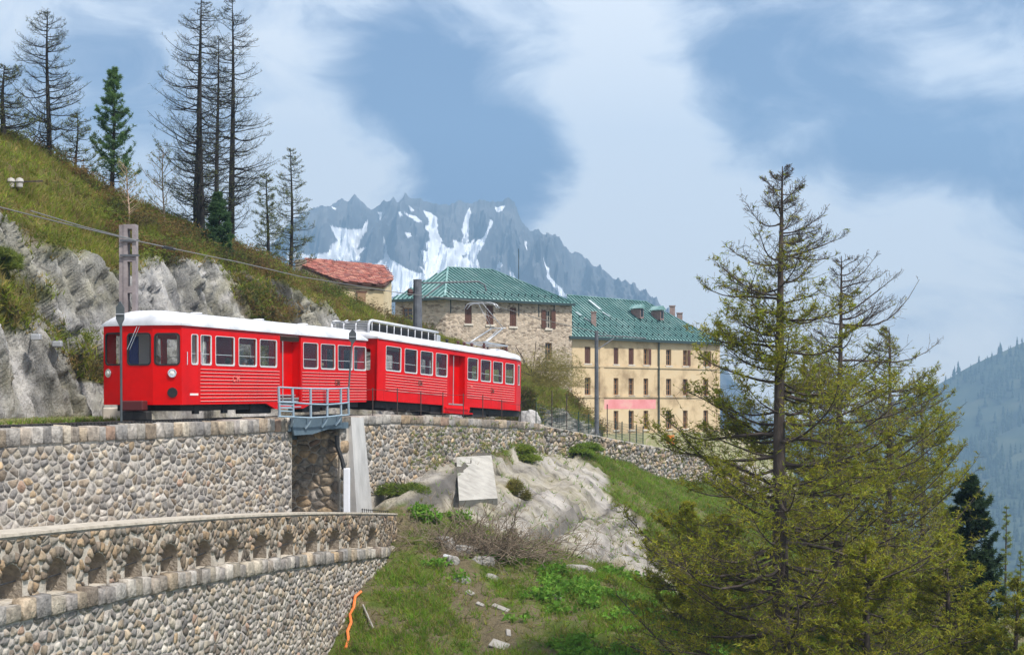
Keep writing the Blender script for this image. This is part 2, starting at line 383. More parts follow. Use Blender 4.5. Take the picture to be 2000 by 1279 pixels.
# how far each point lies behind the outer face of the railway wall
def wall_off(XY):
    r1 = (XY - np.array(P0)) @ np.array((D1.y, -D1.x)); pb = P0 + D1 * SB; r2 = (XY - np.array(pb)) @ np.array((D2.y, -D2.x)); return np.maximum(r1, r2) - .9
wo = wall_off(XY)
ppx = CX + F * XY[:, 0] / XY[:, 1]; ppy = HY - F * Z / XY[:, 1]
def inpoly(px, py, poly):
    r = np.zeros(len(px), bool); n = len(poly)
    for i in range(n):
        (x0, y0), (x1, y1) = poly[i], poly[(i + 1) % n]; c = ((y0 > py) != (y1 > py)) & (px < (x1 - x0) * (py - y0) / (y1 - y0 + 1e-9) + x0); r ^= c
    return r
p3 = np.stack([XY[:, 0], XY[:, 1], Z], -1); jx = (fbm(p3 * .5, 3) - .5) * 60; jy = (fbm(p3 * .5 + 40, 3) - .5) * 50
slab = inpoly(ppx + jx, ppy + jy, [(700, 955), (760, 945), (890, 880), (965, 890), (1050, 862), (1110, 872), (1180, 930), (1240, 1000), (1300, 1085), (1330, 1180), (1200, 1100), (1120, 1085), (1010, 1060), (900, 1020), (780, 1000), (700, 995)])
debris = inpoly(ppx + jx, ppy + jy, [(850, 1050), (910, 1060), (960, 1150), (1010, 1240), (1000, 1279), (930, 1279), (900, 1200), (860, 1110)]) | inpoly(ppx + jx, ppy + jy, [(700, 1190), (760, 1200), (780, 1250), (700, 1250)])
rkm = slab * 1.0
grad = (ppx * .55 + ppy * .84) / 60.0                                    # slabs dip to the lower right
sla = grad * 2.2; slb = (ppx * .84 - ppy * .55) / 26.0
Z = Z + rkm * (fracture(sla, slb, .9, .05, 21) * .7 + fracture(sla, slb, 2.6, .16, 22) * .22 + (fbm(np.stack([grad * .9, (ppx * .84 - ppy * .55) / 400, grad * 0], -1), 5, True) - .5) * -.8 + (fbm(p3 * .5, 3) - .5) * .35) \
      + (1 - rkm) * ((fbm(p3 * .6, 4) - .5) * .7 + (fbm(p3 * 2.2, 3) - .5) * .22)
Z = np.where(wo < -.5, np.minimum(Z, -7.5), Z)
lowwall_x = -13.11 + .1714 * XY[:, 1]
Z = np.where((XY[:, 0] < lowwall_x - .3) & (XY[:, 1] < 53.6), np.minimum(Z, -8.5), Z)
dry2 = np.clip(sstep(.5, .62, fbm(p3 * .8 + 5, 4)) * .7 + debris * .9, 0, 1)
SLOPE = ground_material('slope_ground', (.055, .09, .012), (.10, .125, .02), (.19, .15, .09), (.29, .265, .24), (.47, .43, .385), (1, 1, .6))
slope = arr_mesh('slope', np.stack([XY[:, 0], XY[:, 1], Z], -1), grid_faces(330, 236), SLOPE, np.stack([rkm, dry2, .8 * sstep(.53, .68, fbm(np.stack([grad * 2.4, (ppx * .84 - ppy * .55) / 260, grad * 0], -1), 4))], -1), False, nper=4)
tag(slope, kind='structure'); SLP = np.stack([XY[:, 0], XY[:, 1], Z], -1).reshape(330, 236, 3); SROCK = rkm.reshape(330, 236); SWO = wo.reshape(330, 236); SDEB = debris.reshape(330, 236)
def slope_z(x, y):
    j = (x - gx[0]) / (gx[1] - gx[0]); i = (y - gy[0]) / (gy[1] - gy[0]); i0, j0 = int(min(max(i, 0), 328)), int(min(max(j, 0), 234)); a, b = i - i0, j - j0
    return float((SLP[i0, j0, 2] * (1 - b) + SLP[i0, j0 + 1, 2] * b) * (1 - a) + (SLP[i0 + 1, j0, 2] * (1 - b) + SLP[i0 + 1, j0 + 1, 2] * b) * a)
def slope_hit(px, py):
    """point of the slope seen in the direction of a photo pixel"""
    for Y in np.arange(30, 112, .1):
        p = W(px, py, Y)
        if gx[0] < p.x < gx[-1] and slope_z(p.x, p.y) > p.z: return Vector((p.x, p.y, slope_z(p.x, p.y)))
    return W(px, py, 60)

def ribbon(name, rows, m, kind='structure'):
    """sheet from rows of points"""
    n, k = len(rows), len(rows[0]); return tag(arr_mesh(name, [tuple(p) for r in rows for p in r], grid_faces(n, k), m, nper=4), kind=kind)
BALLAST = mat('ballast', (.10, .09, .08), (.30, .27, .24), scale=9, rough=.95, bump=1, bscale=22, dist=.05, c3=(.19, .17, .15))
SB0, SB1 = s_at(570, .9), s_at(664, .9)           # bridge opening between these
ss = list(np.linspace(-26, SB0, 40)); ribbon('trackbed', [[trk(s, o, -.14 - (.10 if o < -4.5 else 0)) for o in (.75, -.6, -2.2, -4.6, -7.2)] for s in ss], BALLAST)
ss = list(np.linspace(SB1, 84, 80)); ribbon('trackbed', [[trk(s, o, -.14 - (.10 if o < -4.5 else 0)) for o in (.75, -.6, -2.2, -4.6, -7.2)] for s in ss], BALLAST)
VERGE = mat('verge_grass', (.06, .09, .014), (.10, .12, .02), scale=2, rough=.95, c3=(.2, .17, .09), bump=.7, bscale=12)
ribbon('grass_verge', [[trk(s, o, -.10 + .18 * math.sin(k)) for k, o in enumerate((-4.0, -5.0, -6.0, -7.2))] for s in np.linspace(-24, 5, 40)], VERGE)
PATH = mat('path_gravel', (.36, .33, .29), (.55, .51, .46), scale=4, rough=.95, bump=.6, bscale=30)
def zpath(Y): return -3.45 - (Y - 25) * .058
ribbon('path', [[Vector((-13.11 + .1714 * Y - .3 - w, Y, zpath(Y) + .02 * math.sin(Y * 3 + w))) for w in (0, 1.2, 2.6, 6.5)] for Y in np.linspace(14, 54, 40)], PATH)
ribbon('path', [[trk(s, o, -.57 * 0) * 1 + Vector((0, 0, -4.95 - zr(s) + .0)) for o in (2.2, 0, -3, -6, -9)] for s in np.linspace(SB0 - 1.5, SB1 + .6, 6)], PATH)
EARTH = mat('terrace_earth', (.30, .24, .17), (.42, .35, .26), scale=1.2, rough=.95, bump=.5, c3=(.16, .17, .06))
rows = []
for Y in np.linspace(80, 230, 30): rows.append([Vector((x, Y, -2.75 - .002 * (Y - 90) - max(0, x - 24) ** 1.5 * .12)) for x in np.linspace(-45, 70, 40)])
ribbon('terrace', [[p if wall_off(np.array([[p.x, p.y]]))[0] < -2 else Vector((p.x, p.y, p.z - 9)) for p in r] for r in rows], EARTH)
VALLEY = mat('valley_ground', (.03, .05, .02), (.07, .09, .04), scale=.01, rough=1)
ribbon('valley', [[Vector((x, y, -260)) for x in np.linspace(-9000, 9000, 12)] for y in np.linspace(-2500, 9000, 12)], VALLEY)

# ------------------------------------------------------------------ far mountain with snow gullies, and the wooded mountain side
sil = np.array([(250, 660), (400, 620), (520, 540), (585, 450), (615, 402), (640, 405), (672, 391), (692, 386), (706, 398), (725, 405), (745, 402), (768, 394), (792, 384), (830, 398), (870, 402), (930, 398), (962, 397), (990, 394), (1005, 402),
                (1020, 436), (1034, 446), (1046, 449), (1062, 462), (1085, 474), (1112, 490), (1128, 492), (1142, 506), (1166, 519), (1190, 538), (1217, 560), (1240, 583), (1290, 640), (1350, 700), (1430, 770), (1520, 830), (1700, 840), (2100, 830), (2400, 820)])
mpx = np.concatenate([np.linspace(250, 570, 60), np.linspace(572, 1290, 620), np.linspace(1294, 2300, 150)]); NRM = 190; YM = 3000.0; TM = np.concatenate([np.linspace(0, .42, 165), np.linspace(.44, 1, 25)])
jag = (fbm(np.stack([mpx * .05, mpx * 0, mpx * 0], -1), 5, True) - .55) * 26 * np.interp(mpx, [600, 1000, 1250, 1500], [1, 1, .6, .3])
crest = (HY - (np.interp(mpx, sil[:, 0], sil[:, 1]) - jag)) / F * YM
MG = np.zeros((NRM, len(mpx), 3)); ridge_f = np.zeros((NRM, len(mpx)))
for i in range(NRM):
    t = TM[i]; Y = YM - 1250 * t ** 1.1; X = (mpx - CX) / F * YM * (1 - .12 * t); base = crest * (1 - t) ** 1.15 - 300 * t
    q = np.stack([X * .0075 + .9 * t, 0 * X + t * 1.6, 0 * X + 2], -1); rib = fbm(q, 5, True)
    fine_ = fbm(np.stack([X * .03, 0 * X + t * 9, 0 * X], -1), 4, True)
    ridge_f[i] = rib * .72 + fine_ * .28
    amp = min(1, t * 9) * (1 - t * .5)
    MG[i] = np.stack([X, Y + 0 * X - (rib - .5) * 380 * amp - (fine_ - .5) * 90 * amp, base + ((rib - .55) * 150 + (fine_ - .5) * 75) * amp], -1)
mp_x = CX + F * MG[..., 0] / MG[..., 1]; mp_y = HY - F * MG[..., 2] / MG[..., 1]
def blob(cx, cy, rx, ry): return np.clip(1.15 - np.hypot((mp_x - cx) / rx, (mp_y - cy) / ry), 0, 1)
field = blob(672, 478, 50, 44) + blob(600, 500, 60, 34) + blob(770, 525, 60, 34) * 1.1 + blob(845, 455, 24, 60) + blob(912, 440, 16, 52) * 1.1 + blob(905, 505, 66, 38) * 1.1 + blob(945, 470, 34, 40) + blob(820, 520, 50, 30) + blob(1080, 540, 16, 46) + blob(720, 560, 90, 25)
gul = sstep(.50, .36, ridge_f)
mnz = fbm(np.stack([MG[..., 0].ravel() * .02, MG[..., 2].ravel() * .02, MG[..., 1].ravel() * .004], -1), 5).reshape(field.shape)
ZP = [[(140, 250), (245, 265), (320, 265), (365, 205), (350, 280), (310, 330), (298, 385), (355, 365), (305, 420), (310, 458), (0, 440), (-120, 450), (-120, 400), (0, 412), (125, 408), (140, 350), (175, 330)],
      [(448, 320), (462, 335), (470, 400), (500, 440), (575, 490), (640, 528), (700, 530), (640, 580), (510, 620), (380, 480), (450, 440), (455, 380)],
      [(690, 160), (740, 180), (765, 200), (770, 260), (790, 300), (805, 330), (790, 345), (830, 375), (880, 385), (920, 440), (960, 400), (990, 340), (1040, 310), (1075, 265), (1080, 205), (1102, 205), (1090, 260), (1060, 300), (1050, 350), (1010, 400), (1000, 440), (1030, 510), (830, 520), (780, 510), (700, 540), (660, 480), (700, 510), (690, 440), (665, 390), (710, 400), (700, 350), (730, 330), (720, 290), (700, 255), (715, 220)],
      [(962, 130), (972, 160), (957, 230), (950, 340), (905, 355), (925, 300), (920, 240), (940, 190)], [(865, 330), (900, 350), (960, 350), (1000, 310), (960, 400), (900, 430), (870, 390)],
      [(1395, 430), (1420, 480), (1440, 540), (1480, 600), (1550, 660), (1490, 660), (1450, 600), (1425, 555), (1410, 490)], [(1195, 490), (1225, 530), (1235, 560), (1212, 545)], [(540, 165), (562, 170), (555, 200), (542, 190)], [(575, 165), (640, 190), (700, 235), (640, 215), (600, 192)],
      [(580, 280), (612, 280), (622, 312), (598, 322)], [(1140, 462), (1154, 470), (1146, 492), (1130, 490)], [(424, 158), (442, 165), (436, 215), (427, 205)], [(1288, 328), (1304, 335), (1299, 384), (1291, 372)], [(1110, 135), (1170, 130), (1160, 145), (1120, 165)], [(510, 560), (640, 560), (760, 520), (860, 510), (760, 640), (500, 660)], [(150, 130), (180, 140), (170, 160)], [(590, 120), (640, 150), (620, 160)]]
jm = 9 * (fbm(np.stack([mp_x.ravel() * .08, mp_y.ravel() * .08, mp_x.ravel() * 0], -1), 4) - .5); jm2 = 9 * (fbm(np.stack([mp_x.ravel() * .08, mp_y.ravel() * .08, mp_x.ravel() * 0 + 9], -1), 4) - .5)
snow = np.zeros(mp_x.size)
for pg in ZP: snow = np.maximum(snow, inpoly(mp_x.ravel() + jm, mp_y.ravel() + jm2, [(600 + x / 3.03, 360 + y / 3.03) for x, y in pg]) * 1.0)
snow = np.clip(snow.reshape(mp_x.shape) * .85 + (mnz - .5) * .25 * snow.reshape(mp_x.shape) + .30 * sstep(.62, .40, ridge_f) * (mp_x < 1150) * (mp_y > 400), 0, 1)
def mountain_material():
    m = bpy.data.materials.new('mountain_rock_snow'); m.use_nodes = True; t = m.node_tree; P = t.nodes['Principled BSDF']; P.inputs['Roughness'].default_value = .9
    a = t.nodes.new('ShaderNodeAttribute'); a.attribute_name = 'Col'; g = t.nodes.new('ShaderNodeNewGeometry')
    n = t.nodes.new('ShaderNodeTexNoise'); n.inputs['Scale'].default_value = .022; n.inputs['Detail'].default_value = 10; n.inputs['Roughness'].default_value = .62; vs_ = t.nodes.new('ShaderNodeVectorMath'); vs_.operation = 'MULTIPLY'; vs_.inputs[1].default_value = (1, .4, .45); t.links.new(g.outputs['Position'], vs_.inputs[0]); t.links.new(vs_.outputs[0], n.inputs['Vector'])
    r = t.nodes.new('ShaderNodeValToRGB'); r.color_ramp.elements[0].position = .35; r.color_ramp.elements[1].position = .7; r.color_ramp.elements[0].color = (.045, .045, .046, 1); r.color_ramp.elements[1].color = (.15, .148, .146, 1); t.links.new(n.outputs['Fac'], r.inputs[0])
    ad = t.nodes.new('ShaderNodeMath'); ad.operation = 'MULTIPLY_ADD'; t.links.new(n.outputs['Fac'], ad.inputs[0]); ad.inputs[1].default_value = .9; sp = t.nodes.new('ShaderNodeSeparateColor'); t.links.new(a.outputs['Color'], sp.inputs[0]); t.links.new(sp.outputs[0], ad.inputs[2])
    ss_ = t.nodes.new('ShaderNodeMapRange'); ss_.inputs[1].default_value = .80; ss_.inputs[2].default_value = .93; t.links.new(ad.outputs[0], ss_.inputs[0])
    mx = t.nodes.new('ShaderNodeMix'); mx.data_type = 'RGBA'; t.links.new(ss_.outputs[0], mx.inputs[0]); t.links.new(r.outputs[0], mx.inputs[6]); mx.inputs[7].default_value = (.86, .88, .92, 1)
    t.links.new(mx.outputs[2], P.inputs['Base Color']); return m
mo = arr_mesh('mountain', MG.reshape(-1, 3), grid_faces(NRM, len(mpx)), mountain_material(), np.stack([snow.ravel()] * 3, -1), True, nper=4); tag(mo, kind='structure')

fpx = np.linspace(1380, 2700, 150); fy = np.interp(fpx, [1380, 1500, 1600, 1700, 1830, 1900, 1960, 2000, 2300, 2700], [950, 890, 845, 800, 752, 712, 686, 668, 560, 480])
FG = np.zeros((70, 150, 3))
for i in range(70):
    t = i / 69; Y = 2300 - 1250 * t; X = (fpx - CX) / F * 2300 * (1 - .30 * t); zc = (HY - fy) / F * 2300
    FG[i] = np.stack([X, 0 * X + Y, zc + (-255 - zc) * t ** .9 + (fbm(np.stack([X * .006, 0 * X + t * 5, X * 0], -1), 4) - .5) * 80 * min(1, t * 6)], -1)
FOREST = mat('forest_floor', (.03, .045, .03), (.10, .11, .06), scale=.02, rough=1, c3=(.05, .07, .04))
fo = arr_mesh('wooded_mountainside', FG.reshape(-1, 3), grid_faces(70, 150), FOREST, nper=4, smooth=True); tag(fo, kind='structure')
# the far wood: thousands of spruces that read as one mass
NT = 9000; u = RN.random(NT) * 68; v = RN.random(NT) * 148; iu, iv = u.astype(int), v.astype(int)
keep = fbm(np.stack([iv * .08, iu * .1, iu * 0.], -1), 3) + (iu < 3) * .3 + RN.random(NT) * .25 > .5
B = FG[iu, iv] + (FG[np.minimum(iu + 1, 69), iv] - FG[iu, iv]) * (u - iu)[:, None] + (FG[iu, np.minimum(iv + 1, 149)] - FG[iu, iv]) * (v - iv)[:, None]; B = B[keep]; n = len(B)
hh = 10 + 11 * RN.random(n); rr = hh * (.13 + .07 * RN.random(n)); V = []; T = []
ang = np.arange(6) * math.pi / 3
for lv, (z0, r0, z1) in enumerate(((.05, 1.0, .55), (.35, .75, .8), (.62, .5, 1.0))):
    ringv = np.stack([B[:, None, 0] + rr[:, None] * r0 * np.cos(ang + lv) * (.75 + .5 * RN.random((n, 6))), B[:, None, 1] + rr[:, None] * r0 * np.sin(ang + lv), (B[:, 2] + hh * z0)[:, None] + 0 * ang - RN.random((n, 6)) * hh[:, None] * .05], -1)
    top = np.stack([B[:, 0], B[:, 1], B[:, 2] + hh * z1], -1)[:, None]; blk = np.concatenate([ringv, top], 1)
    base_i = sum(len(x) for x in V); V.append(blk.reshape(-1, 3)); ix = base_i + np.arange(n)[:, None] * 7; k6 = np.arange(6)[None]
    T.append(np.stack([ix + k6, ix + (k6 + 1) % 6, np.broadcast_to(ix + 6, (n, 6))], -1).reshape(-1, 3))
SPR = mat('far_spruce', (.014, .028, .016), (.04, .06, .03), scale=.05, rough=1)
fw = arr_mesh('far_wood', np.concatenate(V), np.concatenate(T), SPR); tag(fw, 'dark spruce wood covering the far mountainside', 'forest', kind='stuff')

# ------------------------------------------------------------------ stone walls
def voronoi(seeds, ax, rad):
    """clipped Voronoi cells of 2-D seeds, x scaled by ax so stones lie longer than high"""
    S = np.array(seeds, float); S[:, 0] /= ax; cells = []
    for i, c in enumerate(S):
        d = np.hypot(*(S - c).T); nb = np.argsort(d)[1:15]
        poly = [(c[0] - rad, c[1] - rad), (c[0] + rad, c[1] - rad), (c[0] + rad, c[1] + rad), (c[0] - rad, c[1] + rad)]
        for k in nb:
            m = (c + S[k]) / 2; n = S[k] - c; new = []
            for a in range(len(poly)):
                p, q = poly[a], poly[(a + 1) % len(poly)]; dp = (p[0] - m[0]) * n[0] + (p[1] - m[1]) * n[1]; dq = (q[0] - m[0]) * n[0] + (q[1] - m[1]) * n[1]
                if dp <= 0: new.append(p)
                if dp * dq < 0:
                    t = dp / (dp - dq); new.append((p[0] + (q[0] - p[0]) * t, p[1] + (q[1] - p[1]) * t))
            poly = new
            if len(poly) < 3: break
        cells.append([(x * ax, y) for x, y in poly] if len(poly) >= 3 else None)
    return cells
def stone_shape(poly, gap, depth, f, rng):
    """one stone: outline pulled in by the joint, rounded, standing proud of the wall face"""
    cx = sum(p[0] for p in poly) / len(poly); cy = sum(p[1] for p in poly) / len(poly); q = []
    for x, y in poly:
        l = math.hypot(x - cx, y - cy) + 1e-6; k = max(.3, 1 - gap / l); q.append((cx + (x - cx) * k, cy + (y - cy) * k))
    r = []
    for i in range(len(q)):
        a, b = q[i], q[(i + 1) % len(q)]
        if math.hypot(a[0] - b[0], a[1] - b[1]) < .03: r.append(((a[0] + b[0]) / 2, (a[1] + b[1]) / 2)); continue
        r += [(a[0] * .86 + b[0] * .14, a[1] * .86 + b[1] * .14), (a[0] * .14 + b[0] * .86, a[1] * .14 + b[1] * .86)]
    n = len(r); vs = [f(x, y, -.02) for x, y in r]; tx, ty = rng.uniform(-.25, .25), rng.uniform(-.25, .25)
    vs += [f(cx + (x - cx) * .89, cy + (y - cy) * .89, depth * (1 + tx * (x - cx) / .2 + ty * (y - cy) / .2) * rng.uniform(.85, 1.1)) for x, y in r]
    vs.append(f(cx, cy, depth * rng.uniform(.95, 1.15)))
    fs = [(i, (i + 1) % n, n + (i + 1) % n, n + i) for i in range(n)] + [(n + i, n + (i + 1) % n, 2 * n) for i in range(n)]
    return vs, fs
STONE = mat('stone', (.50, .48, .46), (1.3, 1.26, 1.2), scale=5, rough=.9, attr='Col', bump=1, bscale=14, dist=.04, c3=(.95, .92, .88), detail=9)
MORTAR = mat('mortar', (.30, .27, .235), (.56, .52, .46), scale=.9, rough=.95, bump=.8, bscale=20, dist=.03, c3=(.44, .40, .35))
GREYS = [(.30, .285, .27), (.36, .34, .32), (.24, .23, .225), (.42, .39, .36), (.33, .29, .25), (.40, .36, .30), (.27, .25, .24), (.46, .43, .39)]
BROWNS = [(.30, .245, .19), (.36, .30, .23), (.24, .20, .165), (.42, .345, .26), (.33, .30, .27), (.20, .175, .15), (.40, .30, .20)]
RARE = [(.42, .32, .21), (.45, .34, .22), (.36, .25, .19)]
def put_stones(shapes, wall, rng, pal, most=300, visible=None):
    """shapes [(size, verts, faces)]: the largest become single stones, the rest one part"""
    shapes.sort(key=lambda s: -s[0]); inv = wall.matrix_basis.inverted()
    for k, (sz, vs, fs) in enumerate(shapes[:most]):
        c = rng.choice(pal) if rng.random() > .025 else rng.choice(RARE); b = rng.uniform(.62, 1.2)
        me = bpy.data.meshes.new('stone'); me.from_pydata([tuple(v) for v in vs], [], fs); a = me.color_attributes.new('Col', 'FLOAT_COLOR', 'POINT')
        a.data.foreach_set('color', [c[0] * b, c[1] * b, c[2] * b, 1] * len(vs)); me.materials.append(STONE)
        for p in me.polygons: p.use_smooth = True
        o = bpy.data.objects.new('stone', me); COL.objects.link(o); o.parent = wall; o.matrix_parent_inverse = inv
    if len(shapes) > most:
        V, Fc, Cc = [], [], []
        for sz, vs, fs in shapes[most:]:
            c = rng.choice(pal) if rng.random() > .025 else rng.choice(RARE); b = len(V); br = rng.uniform(.62, 1.2)
            V += [tuple(v) for v in vs]; Fc += [tuple(i + b for i in f) for f in fs]; Cc += [c[0] * br, c[1] * br, c[2] * br, 1] * len(vs)
        me = bpy.data.meshes.new('small_stones'); me.from_pydata(V, [], Fc); a = me.color_attributes.new('Col', 'FLOAT_COLOR', 'POINT'); a.data.foreach_set('color', Cc); me.materials.append(STONE)
        for p in me.polygons: p.use_smooth = True
        o = bpy.data.objects.new('small_stones', me); COL.objects.link(o); o.parent = wall; o.matrix_parent_inverse = inv; o["kind"] = "stuff"
def rubble(s0, s1, h0, h1, ds, dh, f, rng, gap=.018, depth=(.03, .08), reject=None, ax=1.35, view=None):
    seeds = []; nrow = int((max(h1(s0), h1(s1)) - min(h0(s0), h0(s1))) / dh) + 1; hb = min(h0(s0), h0(s1))
    for r in range(nrow):
        w = ds * rng.uniform(.8, 1.25); n = int((s1 - s0) / w) + 1
        for k in range(n):
            s = s0 + (k + .5 + rng.uniform(-.48, .48) + .5 * (r % 2)) * w; h = hb + (r + .5 + rng.uniform(-.46, .46)) * dh
            if s0 < s < s1 and h0(s) < h < h1(s) and rng.random() > .14: seeds.append((s, h))
    out_ = []
    for sd, c in zip(seeds, voronoi(seeds, ax, dh * 1.3)):
        if not c: continue
        c = [(min(max(x, s0 + .01), s1 - .01), min(max(y, h0(x) + .01), h1(x) - .01)) for x, y in c]
        if reject and any(reject(x, y) for x, y in c + [sd]): continue
        area = abs(sum(c[i][0] * c[(i + 1) % len(c)][1] - c[(i + 1) % len(c)][0] * c[i][1] for i in range(len(c)))) / 2
        if area < .006: continue
        vs, fs = stone_shape(c, gap * rng.uniform(.7, 1.6), rng.uniform(*depth), f, rng)
        out_.append((area * (view(sd) if view else 1), vs, fs))
    return out_
def wall_slab(name, s0, s1, h0, h1, f, thick, m, parent, step=.8):
    mb = MB(); n = max(2, int((s1 - s0) / step)); S = [s0 + (s1 - s0) * i / n for i in range(n + 1)]
    vs = []; fs = []
    for s in S: vs += [f(s, h0(s), 0), f(s, h1(s), 0), f(s, h1(s), -thick), f(s, h0(s), -thick)]
    for i in range(n):
        a, b = 4 * i, 4 * i + 4; fs += [(a, b, b + 1, a + 1), (a + 1, b + 1, b + 2, a + 2), (a + 2, b + 2, b + 3, a + 3), (a + 3, b + 3, b, a)]
    fs += [(0, 1, 2, 3), (4 * n, 4 * n + 3, 4 * n + 2, 4 * n + 1)]; mb.add(vs, fs); return mb.build(name, m, parent, world=True)
def block_row(s0, s1, hb, ht, w, f, rng, d0, d1, jit=.03):
    """a course of coping blocks, each its own stone: front face and top"""
    out_ = []; s = s0
    while s < s1 - .1:
        e = min(s1, s + w * rng.uniform(.7, 1.35)); g = .014; b = rng.uniform(0, jit); t = ht(s) + rng.uniform(-jit, jit); lo = hb(s) + rng.uniform(-.02, .02); q = rng.uniform(-jit, jit)
        c = [(s + g, lo), (e - g, lo), (e - g, t), (s + g, t + q)]
        vs = [f(x, h, d1 + b) for x, h in c] + [f(x, h + (.02 if h > lo + .05 else 0), d0) for x, h in c]
        # chamfered front edge
        vs += [f(s + g + .03, lo + .03, d1 + b + .025), f(e - g - .03, lo + .03, d1 + b + .025), f(e - g - .03, t - .03, d1 + b + .025), f(s + g + .03, t + q - .03, d1 + b + .025)]
        fs = [(8, 9, 10, 11), (0, 1, 9, 8), (1, 2, 10, 9), (2, 3, 11, 10), (3, 0, 8, 11), (3, 2, 6, 7), (0, 3, 7, 4), (2, 1, 5, 6), (1, 0, 4, 5), (7, 6, 5, 4)]
        out_.append((9, vs, fs)); s = e
    return out_
rng = random.Random(3)
# upper railway retaining wall
def fu(s, h, d): p = trk(s, .9 + d); return Vector((p.x, p.y, h))
uw = empty('retaining_wall', trk(-3, .9) + Vector((0, 0, -4.5)), label='grey rubble retaining wall carrying the railway beside the footpath', cat='wall')
UT = lambda s: zr(s) - .02
wall_slab('wall_core', -16, SB0, lambda s: -5.6, lambda s: UT(s) - .02, fu, .8, MORTAR, uw)
sh = block_row(-13, SB0, lambda s: UT(s) - .38, lambda s: UT(s) + .02, .42, fu, rng, -.55, .03)
sh += rubble(-13, SB0 - .02, lambda s: -4.9, lambda s: UT(s) - .40, .27, .165, fu, rng, gap=.018, depth=(.006, .034), view=lambda sd: 60 / trk(sd[0], .9).y * (1.0 if sd[1] > zpath(trk(sd[0]).y) - .3 else .2))
put_stones(sh, uw, rng, GREYS + BROWNS[:2])
# railway wall beyond the bridge
vw = empty('railway_wall', trk(25, .9) + Vector((0, 0, -4)), label='long mossy rubble wall under the track beyond the steel bridge', cat='wall')
VT = lambda s: zr(s) - .03
wall_slab('wall_core', SB1, 84, lambda s: zr(s) - 5.4, VT, fu, .8, MORTAR, vw)
sh = block_row(SB1 + .02, 30, lambda s: VT(s) - .30, lambda s: VT(s) + .02, .7, fu, rng, -.55, .03)
quo = []
for k in range(9): quo += [(9, *stone_shape([(SB1 + .03, VT(SB1) - .34 - .48 * k), (SB1 + (.75 if k % 2 else .5), VT(SB1) - .34 - .48 * k), (SB1 + (.75 if k % 2 else .5), VT(SB1) - .80 - .48 * k), (SB1 + .03, VT(SB1) - .80 - .48 * k)][::-1], .01, .05, fu, rng))]
vis = lambda sd: 60 / trk(sd[0], .9).y
sh += quo + rubble(SB1 + 1.9, 30, lambda s: zr(s) - 3.0, lambda s: VT(s) - .32, .30, .18, fu, rng, gap=.016, depth=(.008, .04), view=vis)
sh += rubble(30, 70, lambda s: zr(s) - 3.6, lambda s: VT(s) - .02, .33, .22, fu, rng, gap=.012, depth=(.05, .14), view=vis)
put_stones(sh, vw, rng, GREYS[:5] + BROWNS)
# inner face of the far abutment, seen under the bridge
def fa(v, h, d): p = trk(SB1 - d, .9 - v); return Vector((p.x, p.y, h))
wall_slab('abutment_core', 0.02, 9, lambda s: -5.6, lambda s: -.95, fa, .5, MORTAR, vw)
sh = rubble(.05, 8, lambda s: -5.3, lambda s: -.98, .36, .22, fa, rng, gap=.015, depth=(.03, .07)); 
for q in sh: pass
put_stones(sh, vw, rng, BROWNS, most=60)
CONC = mat('old_concrete', (.36, .35, .34), (.56, .54, .52), scale=1.6, rough=.9, bump=.5, bscale=14, c3=(.46, .45, .44), stretch=(1, 1, .4))
mb = MB()
c0 = [(SB1 + .76, VT(SB1) + .01, .09), (SB1 + 1.9, VT(SB1) - .02, .09), (SB1 + 2.1, -4.6, .42), (SB1 + .70, -5.2, .42)]
mb.add([fu(s, h, d) for s, h, d in c0] + [fu(s, h, -.3) for s, h, d in c0], [(0, 1, 2, 3), (4, 7, 6, 5), (0, 4, 5, 1), (1, 5, 6, 2), (2, 6, 7, 3), (3, 7, 4, 0)])
mb.build('concrete_buttress', CONC, vw, world=True)
# lower wall with the arched parapet along the path
lw = empty('parapet_wall', (-7.5, 33, -9), label='curving rubble wall with arched drain openings in its parapet along the footpath', cat='wall')
LD = Vector((.1714, 1, 0)).normalized(); LN = Vector((LD.y, -LD.x, 0))
def fl(Y, h, d): return Vector((-13.11 + .1714 * Y, Y, h)) + LN * d
def ltop(Y): return (-2.32 - (Y - 25.4) * .0609) - .0009 * (Y - 25.4) * (52 - Y) * -1
def lled(Y): return ltop(Y) - 1.17 - (.0 if Y > 20 else 0)
AY = [13.11 / (.1714 - (p - CX) / F) for p in (-80, 20, 110, 190, 260, 330, 397, 452, 507, 560, 608, 652, 690, 725)]
AW = {Y: .24 * (AY[min(i + 1, len(AY) - 1)] - AY[max(i - 1, 0)]) / (2 if 0 < i < len(AY) - 1 else 1) for i, Y in enumerate(AY)}
def arch(Y, n=9, g=0.0):
    w, b, sp = AW[Y] + g, lled(Y) + .04, lled(Y) + .34; pts_ = [(Y - w, b), (Y + w, b), (Y + w, sp)]
    pts_ += [(Y + w * math.cos(math.pi * k / n), sp + (.36 + g) * math.sin(math.pi * k / n)) for k in range(1, n)]; return pts_ + [(Y - w, sp)]
LE = 52.6
outer = [(16, -11.5), (LE, -11.5), (LE, ltop(LE))] + [(Y, ltop(Y)) for Y in np.linspace(LE, 16, 14)[1:]]
mb = MB(); plate(mb, outer, [arch(Y) for Y in AY], lambda x, y, d: fl(x, y, d), 0, -.8)
PARM = mat('parapet_mortar', (.34, .29, .23), (.58, .52, .44), scale=2.5, rough=.95, bump=.7, bscale=20, dist=.03, c3=(.47, .42, .35))
mb.build('wall_core', PARM, lw, world=True)
mb = MB(); vs = []
for Y in np.linspace(16, LE, 30): vs += [fl(Y, ltop(Y) + .003, .05), fl(Y, ltop(Y) + .055, .04), fl(Y, ltop(Y) + .055, -.86), fl(Y, ltop(Y) + .003, -.86)]
